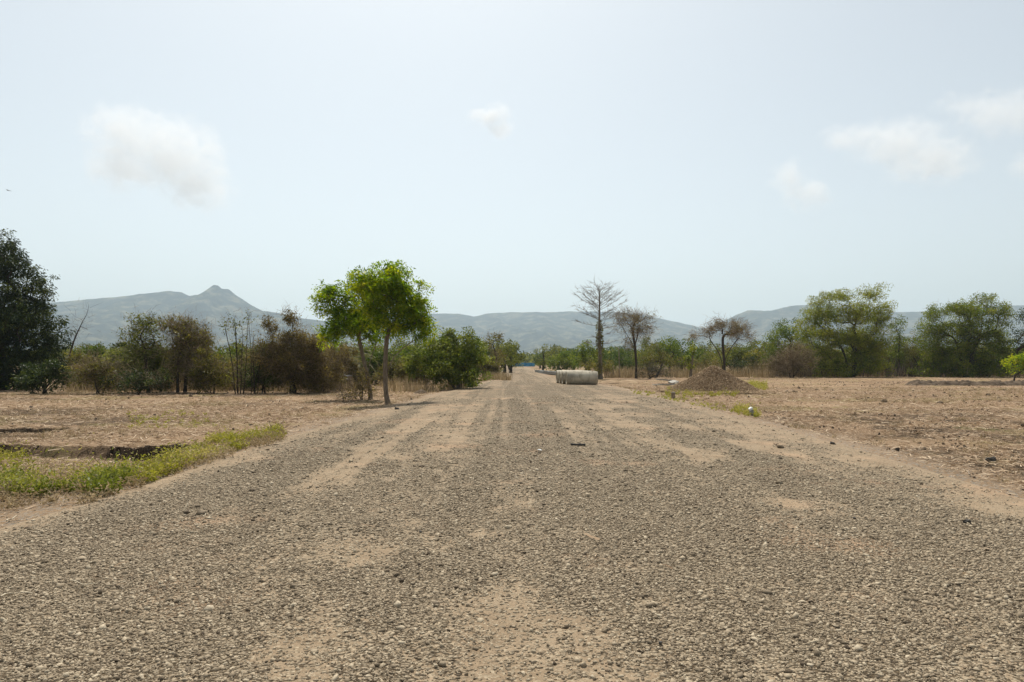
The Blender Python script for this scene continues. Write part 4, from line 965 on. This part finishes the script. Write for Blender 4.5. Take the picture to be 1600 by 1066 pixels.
# ------------------------------------------------------------------ gravel mound
def mound():
    cy = 38.6; cx = X(1115, cy); n = 150
    g = np.linspace(-1, 1, n); GX, GY = np.meshgrid(g * 3.4, g * 2.9, indexing='xy')
    wx = GX + .25 * (fbm(GX, GY, 3, 7) - .5); ax = np.where(wx < 0, 2.75, 2.6)
    rr = np.sqrt((wx / ax) ** 2 + (GY / 2.3) ** 2) * (1 + .10 * (fbm(GX * .9 + 5, GY * .9, 3, 8) - .5))
    h = 1.5 * np.clip(1 - np.sqrt(rr ** 2 + .006), 0, 1) ** 1.12 - .25 * np.clip(rr - 1, 0, 1) + .02
    h = h + .05 * (fbm(GX * 3, GY * 3, 4, 9) - .5); h = np.maximum(h, -.25)
    V = np.stack([GX + cx, GY + cy, h + ground_z(GX + cx, GY + cy)], -1)
    m, nt, out = new_mat('mound_gravel'); k = N(nt); p = k.pos()
    v = k.vor(26, p, out='Color'); s = k.n('ShaderNodeSeparateColor'); k.l(v, s.inputs[0])
    col = k.ramp(s.outputs[0], [(0, (.12, .076, .038)), (.5, (.24, .158, .085)), (.9, (.30, .22, .14)), (1, (.42, .34, .24))])
    k.bsdf(out, col, .95, k.bump(k.vor(26, p), 1.0, .03), .1)
    root = empty('gravel_mound', (cx, cy, 0)); tag(root, 'conical heap of brown gravel on the right verge', 'mound')
    nr = n; i = np.arange(n - 1)[:, None] * n + np.arange(n - 1)[None, :]
    V2 = V.reshape(-1, 3) - np.array([cx, cy, 0])
    mk('heap', V2, np.stack([i, i + 1, i + n + 1, i + n], -1).reshape(-1, 4), m, root, smooth=True)
    r = np.random.default_rng(3); c = 42000; x = r.uniform(-3, 3, c); y = r.uniform(-2.7, 1.5, c)
    fx = (x / 3.4 + 1) / 2 * (n - 1); fy = (y / 2.9 + 1) / 2 * (n - 1); z = h[fy.astype(int), fx.astype(int)]; k2 = z > -.08
    o = stones('loose_stones', x[k2], y[k2], .026 * np.exp(r.normal(0, .4, k2.sum())), M['chip'], .7, .1, z=z[k2] + 0 * x[k2]); o.parent = root; o['kind'] = 'stuff'
mound()

# ------------------------------------------------------------------ small things
def boxmesh(name, size, mat, parent=None, loc=(0, 0, 0), rot=(0, 0, 0), jit=0.0, seed=0, bev=.01, sub=0):
    import bmesh
    bm = bmesh.new(); bmesh.ops.create_cube(bm, size=1)
    for v in bm.verts: v.co = Vector((v.co.x * size[0], v.co.y * size[1], v.co.z * size[2]))
    if sub: bmesh.ops.subdivide_edges(bm, edges=bm.edges[:], cuts=sub, use_grid_fill=True)
    r = random.Random(seed)
    if jit:
        for v in bm.verts: v.co += Vector((r.uniform(-1, 1), r.uniform(-1, 1), r.uniform(-1, 1))) * jit
    if bev: bmesh.ops.bevel(bm, geom=bm.edges[:], offset=bev, segments=2, affect='EDGES')
    me = bpy.data.meshes.new(name); bm.to_mesh(me); bm.free(); me.materials.append(mat)
    o = bpy.data.objects.new(name, me); COL.objects.link(o); o.location = loc; o.rotation_euler = rot
    if parent is not None: o.parent = parent
    return o
def simple(name, c, rough=.8, sc=8, var=.25, metal=0):
    m, nt, out = new_mat(name); k = N(nt); n = k.noise(sc, 5, .65, k.pos())
    col = k.ramp(n, [(.3, tuple(q * (1 - var) for q in c)), (.7, tuple(min(1, q * (1 + var)) for q in c))]); k.bsdf(out, col, rough, k.bump(n, .3, .01), .3, metal); return m
M['slab'] = simple('pale_slab', (.36, .33, .28)); M['white'] = simple('white_paint', (.72, .72, .70), .6, 20, .12)
M['rock'] = simple('dark_rock', (.09, .08, .068), .9, 14, .4); M['greystone'] = simple('grey_stone', (.28, .28, .26), .8, 20)
M['blue'] = simple('blue_sheet', (.03, .18, .30), .6, .8, .35); M['wood'] = simple('weathered_wood', (.24, .185, .13), .9, 9, .35)
M['paletwig'] = simple('pale_twig', (.50, .42, .30), .8, 30, .2); M['roof'] = simple('roof_sheet', (.30, .29, .27), .5, 3, .2)
M['wall'] = simple('mud_wall', (.20, .15, .11), .95, 4, .3); M['blackrock'] = simple('charred_wood', (.05, .045, .04), .8, 20, .4)
M['netting'] = simple('green_net', (.02, .13, .10), .8, 8, .3)

def gz(x, y): return float(surf_z(np.array([x]), np.array([y]))[0])
# broken slabs left of the mound
for i, (px, py, sx, sy, sz, rot, lab) in enumerate([(1040, 597, 1.5, .55, .10, (.02, .10, .2), 'long pale broken slab, topmost of the pile left of the mound'), (1036, 600, 1.5, .6, .09, (0, -.03, -.15), 'flat pale slab lowest and nearest in the pile left of the mound'),
                                             (1052, 598, .7, .5, .12, (.25, -.18, .6), 'short tilted pale slab at the right end of the slab pile'), (1060, 599, .35, .3, .22, (.1, .4, .3), 'small pale block beside the mound foot')]):
    Y = Yof(py); x = X(px, Y); o = boxmesh('broken_slab', (sx, sy, sz), M['slab'], None, (x, Y, gz(x, Y) + (.27 if i == 0 else .06 if i == 1 else .16 if i == 2 else .1)), rot, .03, i, .012)
    tag(o, lab, 'slab', 'broken slabs beside the mound')
# short marker post and white topped marker
def marker():
    Y = Yof(622); x = X(1052, Y); root = empty('marker_post', (x, Y, gz(x, Y))); tag(root, 'short upright marker post with pale top before the mound', 'post')
    boxmesh('shaft', (.13, .13, .27), M['wood'], root, (0, 0, .125), (0, 0, .2), .004, 1, .008); boxmesh('cap', (.135, .135, .045), M['slab'], root, (0, 0, .282), (0, 0, .2), .002, 2, .008)
    Y = Yof(649); x = X(1178, Y); root = empty('marker_stone', (x, Y, gz(x, Y))); tag(root, 'leaning grey marker stone with bright white painted top in weeds', 'marker')
    root.rotation_euler = (0.1, -.48, .2)
    boxmesh('shaft', (.11, .09, .22), M['greystone'], root, (0, 0, .13), (0, 0, 0), .006, 3, .012); boxmesh('cap', (.113, .093, .075), M['white'], root, (0, 0, .278), (0, 0, 0), .004, 4, .012)
    boxmesh('foot', (.14, .12, .08), M['rock'], root, (0, 0, .01), (0, 0, 0), .01, 5, .012)
marker()
# chip of charred wood on the road
Y = Yof(704); x = X(903, Y); o = boxmesh('wood_chip', (.27, .045, .028), M['blackrock'], None, (x, Y, gz(x, Y) + .022), (0, .03, -.05), .006, 4, .005, 1); tag(o, 'flat dark stick lying in the middle of the road', 'stick')
Y = Yof(713); x = X(843, Y); o = boxmesh('paper_scrap', (.06, .04, .004), M['white'], None, (x, Y, gz(x, Y) + .02), (.1, .1, .4), .006, 9, .001, 1); tag(o, 'small white scrap on the road left of the dark stick', 'litter')
# single rocks
for i, (px, py, s, lab) in enumerate([(1301, 695, .10, 'dark rock at the right road edge below the field'), (1402, 699, .12, 'flat dark rock in the right field near the road'), (1511, 827, .075, 'dark rock on the gravel at the right edge of the photo'),
                                      (1219, 803, .035, 'small dark stone on the right half of the gravel'), (1335, 823, .04, 'small dark stone left of the rock at the right'), (657, 847, .03, 'small dark stone on the gravel near the centre'),
                                      (620, 641, .16, 'dark rock on the sand below the roadside trees'), (1032, 1035, .028, 'black pebble at the bottom centre of the gravel'), (1548, 712, .16, 'dark clod rock in the churned right field')]):
    Y = Yof(py); x = X(px, Y); o = boxmesh('rock', (s * .85, s * .6, s * .4), M['rock'], None, (x, Y, gz(x, Y) + s * .18 + .004), (.1, .2, i * 1.1), s * .10, i + 20, s * .08, 1); tag(o, lab, 'rock', 'single dark rocks')
# pale twigs on the near gravel
def twig(pts, rad, lab, mat='paletwig', cat='twig', name='twig'):
    P = []
    for (px, py) in pts:
        Y = Yof(py); x = X(px, Y); P.append((x, Y, gz(x, Y) + .028))
    P = np.array(P); t = np.linspace(0, 1, 12); tt = np.linspace(0, 1, len(P)); Q = np.stack([np.interp(t, tt, P[:, c]) for c in range(3)], -1); Q[:, 2] += .006 * np.sin(t * 9)
    V, F = tubes([(Q - Q[0], rad * (1 - .5 * t) + .001)], 6); o = mk(name, V, F, M[mat], loc=Q[0], smooth=True); tag(o, lab, cat)
twig([(110, 930), (122, 934), (136, 937), (152, 937)], .005, 'pale curved twig on the gravel at the lower left')
twig([(2, 955), (14, 950), (30, 948), (52, 952)], .006, 'brownish twig at the left edge of the gravel', 'paletwig')
twig([(130, 826), (138, 820)], .006, 'short pale straw on gravel below the ditch weeds')
twig([(318, 822), (322, 817)], .005, 'short pale straw on gravel near the left centre')
twig([(44, 1042), (56, 1034)], .005, 'short pale twig at the lower left corner')
twig([(10, 815), (28, 806)], .008, 'pale stalk on the soil at the left road edge')
twig([(1515, 742), (1513, 731)], .012, 'short brown stump stalk in the right field', 'wood')
# soil ridge at the right
def ridge():
    x0, x1 = X(1417, 50), X(1640, 50); nx, ny = 260, 24; xs_ = np.linspace(0, x1 - x0, nx); v = np.linspace(-1, 1, ny); XX, VV = np.meshgrid(xs_, v, indexing='ij')
    YY = 50 - .03 * XX + VV * (.75 + .1 * np.sin(XX)); zz = .30 * np.clip(1 - VV ** 2, 0, 1) * sstep(0, .35, XX) * (.55 + .8 * fbm(XX * 1.6, YY * 2, 4, 3) + .9 * (fbm(XX * 5, YY * 6, 3, 33) - .5)) + ground_z(XX + x0, YY) - .06 * np.abs(VV) ** 3
    V = np.stack([XX + x0, YY, zz], -1); m = stone_mat('turned_soil', [(0, (.04, .028, .018)), (.5, (.09, .062, .038)), (1, (.15, .105, .066))])
    o = sheet('soil_ridge', None, None, V, m, dict(v=fbm(XX * 3, YY * 3, 4, 2))); tag(o, 'long low ridge of dark turned soil in the right field', 'ridge')
ridge()
def small_heap(px, py, s, h, lab, seed, mat):
    Y = Yof(py); x = X(px, Y); n = 40; g = np.linspace(-1, 1, n); GX, GY = np.meshgrid(g, g, indexing='xy'); rr = np.sqrt(GX ** 2 + GY ** 2) * (1 + .5 * (fbm(GX * 2 + seed, GY * 2, 3, seed) - .5))
    hh = h * np.clip(1 - rr ** 1.6, 0, 1) + .05 * (fbm(GX * 5, GY * 5, 3, seed) - .6); V = np.stack([GX * s, GY * s * .6, hh - .01], -1)
    i = np.arange(n - 1)[:, None] * n + np.arange(n - 1)[None, :]
    o = mk('soil_heap', V.reshape(-1, 3), np.stack([i, i + 1, i + n + 1, i + n], -1).reshape(-1, 4), mat, loc=(x, Y, gz(x, Y)), smooth=True, attrs=dict(v=fbm(GX.ravel() * 6, GY.ravel() * 6, 3, 4))); tag(o, lab, 'heap')
small_heap(659, 612, .42, .24, 'small dark soil heap left of the broad shrub trunk', 3, M['clod'])
small_heap(985, 597, 1.6, .3, 'low heap of reddish soil below the half bare tree', 5, M['chip'])
small_heap(955, 597, 1.1, .25, 'low reddish soil heap right of the pipes', 6, M['chip'])
# hut among the trees
def hut():
    Y = 43.0; x = X(533, Y); root = empty('hut', (x, Y, gz(x, Y))); tag(root, 'small hut with pale sloping sheet roof behind the dry bushes', 'hut')
    boxmesh('wall', (.9, .7, .75), M['wall'], root, (.1, .4, .37), (0, 0, 0), .01, 1, .01)
    boxmesh('roof', (1.1, 1.0, .03), M['roof'], root, (.05, .3, .93), (0, .24, -.2), .008, 2, .005)
    for sx, hh in ((-.38, 1.0), (.48, .78)): boxmesh('post', (.06, .06, hh), M['wood'], root, (sx, -.25, hh / 2), (0, 0, 0), .003, 3, .006)
hut()
# blue sheet fence at the end of the road
def blue_fence():
    Y = 235; x0, x1 = X(796, Y), X(836, Y); zb, zt = .1, 1.35; root = empty('blue_fence', ((x0 + x1) / 2, Y, 0)); tag(root, 'blue sheet fence closing the far end of the road', 'fence')
    nx = 60; xs_ = np.linspace(x0, x1, nx) - (x0 + x1) / 2; yy = .12 * np.sin(xs_ * 6.3) + .1 * np.sin(xs_ * 2.7); V = []
    for yo in (0, .04):
        for zz in (zb, zt): V.append(np.stack([xs_, yy + yo, zz + .05 * np.sin(xs_ * 3) * (zz > 1)], -1))
    V = np.concatenate(V); a = np.arange(nx - 1)
    F = np.concatenate([np.stack([a, a + 1, a + 1 + nx, a + nx], -1), np.stack([a + 2 * nx, a + 3 * nx, a + 1 + 3 * nx, a + 1 + 2 * nx], -1), np.stack([a + nx, a + 1 + nx, a + 1 + 3 * nx, a + 3 * nx], -1)])
    mk('sheet', V, F, M['blue'], root)
    for i in range(5): boxmesh('post', (.1, .1, 1.45), M['wood'], root, (-3.9 + i * 1.95, .3, .72), (0, 0, 0), .004, i, .01)
blue_fence()
# low stone wall and posts behind the pipes
def low_wall():
    A = np.array([X(838, 104), 104.0]); B = np.array([X(905, 74), 74.0]); L = np.linalg.norm(B - A); c = (A + B) / 2; ang = math.atan2(B[1] - A[1], B[0] - A[0])
    root = empty('low_wall', (c[0], c[1], 0)); tag(root, 'low grey stone wall along the road just behind the pipes', 'wall')
    o = boxmesh('wall_body', (L, .35, .42), M['greystone'], root, (0, 0, .17), (0, 0, ang), .05, 4, .02, 12)
low_wall()
posts = [(968, 72, .05, 3.3, 'thin tall bare pole between the tall bare tree and the half bare tree'), (1400, 80, .09, .95, 'grey fence post below the narrow thicket'), (1407, 80, .09, .95, 'grey fence post below the narrow thicket'), (1424, 81, .10, 1.1, 'pale fence post below the ochre brown bush'), (1124, 76, .09, 1.2, 'dark fence post behind the right slope of the mound'), (958, 74, .08, 1.2, 'fence post right of the tall bare tree')]
for i, (px, Y, w, h, lab) in enumerate(posts):
    x = X(px, Y); P = np.array([(0, 0, -.1), (.01, 0, h * .5), (.03, 0, h)]); V, F = tubes([(P, [w, w * .9, w * .75])], 8)
    F = [F, np.array([[16, 17, 18, 19, 20, 21, 22, 23]])]
    o = mk('fence_post', V, F, M['wood'], loc=(x, Y, gz(x, Y)), smooth=False); o.rotation_euler = (0, .03 * (i % 3 - 1), i); tag(o, lab, 'post', 'fence posts under the right trees')
# a bird
def bird():
    Y = 60; x, z = X(12.5, Y), Z(298, Y); root = empty('bird', (x, Y, z)); tag(root, 'tiny dark bird gliding in the sky at the far left', 'bird')
    P = np.array([(-.09, 0, 0), (-.05, 0, .012), (0, 0, .01), (.08, 0, .0), (.16, 0, -.005)]); V, F = tubes([(P, [.008, .03, .04, .028, .006])], 8); mk('body', V, F, M['blackrock'], root, smooth=True)
    for s in (-1, 1):
        V = np.array([(-.04, s * .02, .01), (.06, s * .02, .01), (.05, s * .2, .06), (-.01, s * .2, .065), (.05, s * .36, .03), (.03, s * .37, .03),
                      (-.04, s * .02, -.004), (.06, s * .02, -.004), (.05, s * .2, .05), (-.01, s * .2, .055), (.05, s * .36, .026), (.03, s * .37, .026)])
        mk('wing', V, [np.array([[0, 1, 2, 3], [3, 2, 4, 5], [6, 9, 8, 7], [9, 11, 10, 8], [0, 3, 9, 6], [1, 7, 8, 2], [3, 5, 11, 9], [2, 8, 10, 4]])], M['blackrock'], root)
bird()

# ------------------------------------------------------------------ clouds (real vapour, far above the haze)
def cloud(label, cx, cy, blobs, D, dens, seed, soft=1.0):
    """one closed lumpy shell filled with uneven vapour; blobs in photograph pixels relative to cx, cy"""
    px = D / FOC; m, nt, out = new_mat('cloud_vapour'); k = N(nt)
    tc = k.n('ShaderNodeTexCoord'); mp = k.n('ShaderNodeMapping'); k.l(tc.outputs['Object'], mp.inputs['Vector']); s = 1 / (60 * px)
    mp.inputs['Scale'].default_value = (s, s, s * 1.2); mp.inputs['Location'].default_value = (seed * 3.1, seed * 1.7, seed)
    n = k.noise(2.1, 8, .66, mp.outputs[0], .7)
    fall = None
    for (bx, by, rx, rz, ry) in blobs:
        m2 = k.n('ShaderNodeMapping', vector_type='TEXTURE'); m2.inputs['Location'].default_value = (bx * px, 0, -by * px); m2.inputs['Scale'].default_value = (rx * px, ry * px, rz * px)
        k.l(tc.outputs['Object'], m2.inputs['Vector']); ln = k.n('ShaderNodeVectorMath', operation='LENGTH'); k.l(m2.outputs[0], ln.inputs[0])
        f = k.math('SUBTRACT', 1.0, ln.outputs['Value'], True); fall = f if fall is None else k.math('MAXIMUM', fall, f)
    d = k.math('ADD', k.math('MULTIPLY', fall, 1.0), k.math('MULTIPLY', k.math('SUBTRACT', n, .57), 2.7 * soft))
    d = k.math('MULTIPLY', k.math('MULTIPLY', k.math('MAXIMUM', d, 0.0), k.math('MULTIPLY', fall, 3.0, True)), dens)
    pv = k.n('ShaderNodeVolumePrincipled'); pv.inputs['Color'].default_value = (1, 1, 1, 1); pv.inputs['Anisotropy'].default_value = .2
    k.l(d, pv.inputs['Density']); k.l(pv.outputs[0], out.inputs['Volume'])
    x0 = min(b[0] - b[2] for b in blobs); x1 = max(b[0] + b[2] for b in blobs); z0 = min(-b[1] - b[3] for b in blobs); z1 = max(-b[1] + b[3] for b in blobs); yy = max(b[4] for b in blobs)
    import bmesh
    bm = bmesh.new(); bmesh.ops.create_icosphere(bm, subdivisions=3, radius=1)
    c = Vector(((x0 + x1) / 2, 0, (z0 + z1) / 2))
    for v in bm.verts:
        # push each direction out to the farthest blob surface it meets (star-shaped hull)
        dr = v.co.normalized(); best = .05
        for (bx, by, rx, rz, ry) in blobs:
            o = Vector((bx, 0, -by)) - c; S = Vector((1 / rx, 1 / ry, 1 / rz)); oo = Vector((o.x * S.x, o.y * S.y, o.z * S.z)); dd = Vector((dr.x * S.x, dr.y * S.y, dr.z * S.z))
            A = dd.dot(dd); B = dd.dot(oo); C = oo.dot(oo) - 1; q = B * B - A * C
            if q > 0: best = max(best, (B + math.sqrt(q)) / A)
        v.co = (c + dr * best * 1.02) * px
    me = bpy.data.meshes.new('cloud'); bm.to_mesh(me); bm.free(); me.materials.append(m)
    o = bpy.data.objects.new('cloud', me); COL.objects.link(o); o.location = (X(cx, D), D, Z(cy, D)); tag(o, label, 'cloud')
    m.cycles.volume_step_rate = 1.0
    return o
CL = 5600
cloud('large soft white cloud high on the left', 240, 248, [(-35, -40, 95, 55, 70), (30, -5, 105, 75, 80), (70, 40, 75, 60, 60), (-45, 10, 75, 60, 60)], CL, .0060, 1)
cloud('small bright wisp of cloud near the top centre', 772, 187, [(-5, -6, 45, 26, 26), (8, 12, 30, 26, 22)], CL, .014, 2)
cloud('long pale cloud high on the right', 1405, 232, [(-75, -18, 75, 28, 36), (0, -8, 110, 52, 60), (45, 15, 100, 54, 60)], CL, .0050, 3)
cloud('faint cloud in the upper right corner', 1545, 175, [(-30, -12, 75, 28, 36), (25, 0, 100, 52, 55)], CL, .0040, 4)
cloud('faint small cloud below and left of the long pale cloud', 1250, 292, [(-15, -15, 45, 38, 30), (10, 12, 52, 38, 30)], CL, .0065, 5)
cloud('small cloud cut off by the right edge of the photo', 1600, 258, [(0, 0, 32, 32, 28), (30, 5, 50, 35, 30)], CL, .0050, 6)

# ------------------------------------------------------------------ haze
def haze():
    m, nt, out = new_mat('dusty_air'); k = N(nt); pv = k.n('ShaderNodeVolumePrincipled')
    pv.inputs['Color'].default_value = (.70, .865, 1.0, 1); pv.inputs['Density'].default_value = 1.65e-4; pv.inputs['Anisotropy'].default_value = .35
    k.l(pv.outputs[0], out.inputs['Volume'])
    V = np.array([(a, b, c) for a in (-7500, 7500) for b in (-5300, 7500) for c in (-9.5, 470)], float)
    F = np.array([[0, 1, 3, 2], [4, 6, 7, 5], [0, 4, 5, 1], [2, 3, 7, 6], [0, 2, 6, 4], [1, 5, 7, 3]])
    o = mk('haze', V, F, m); tag(o, kind='stuff')
haze()
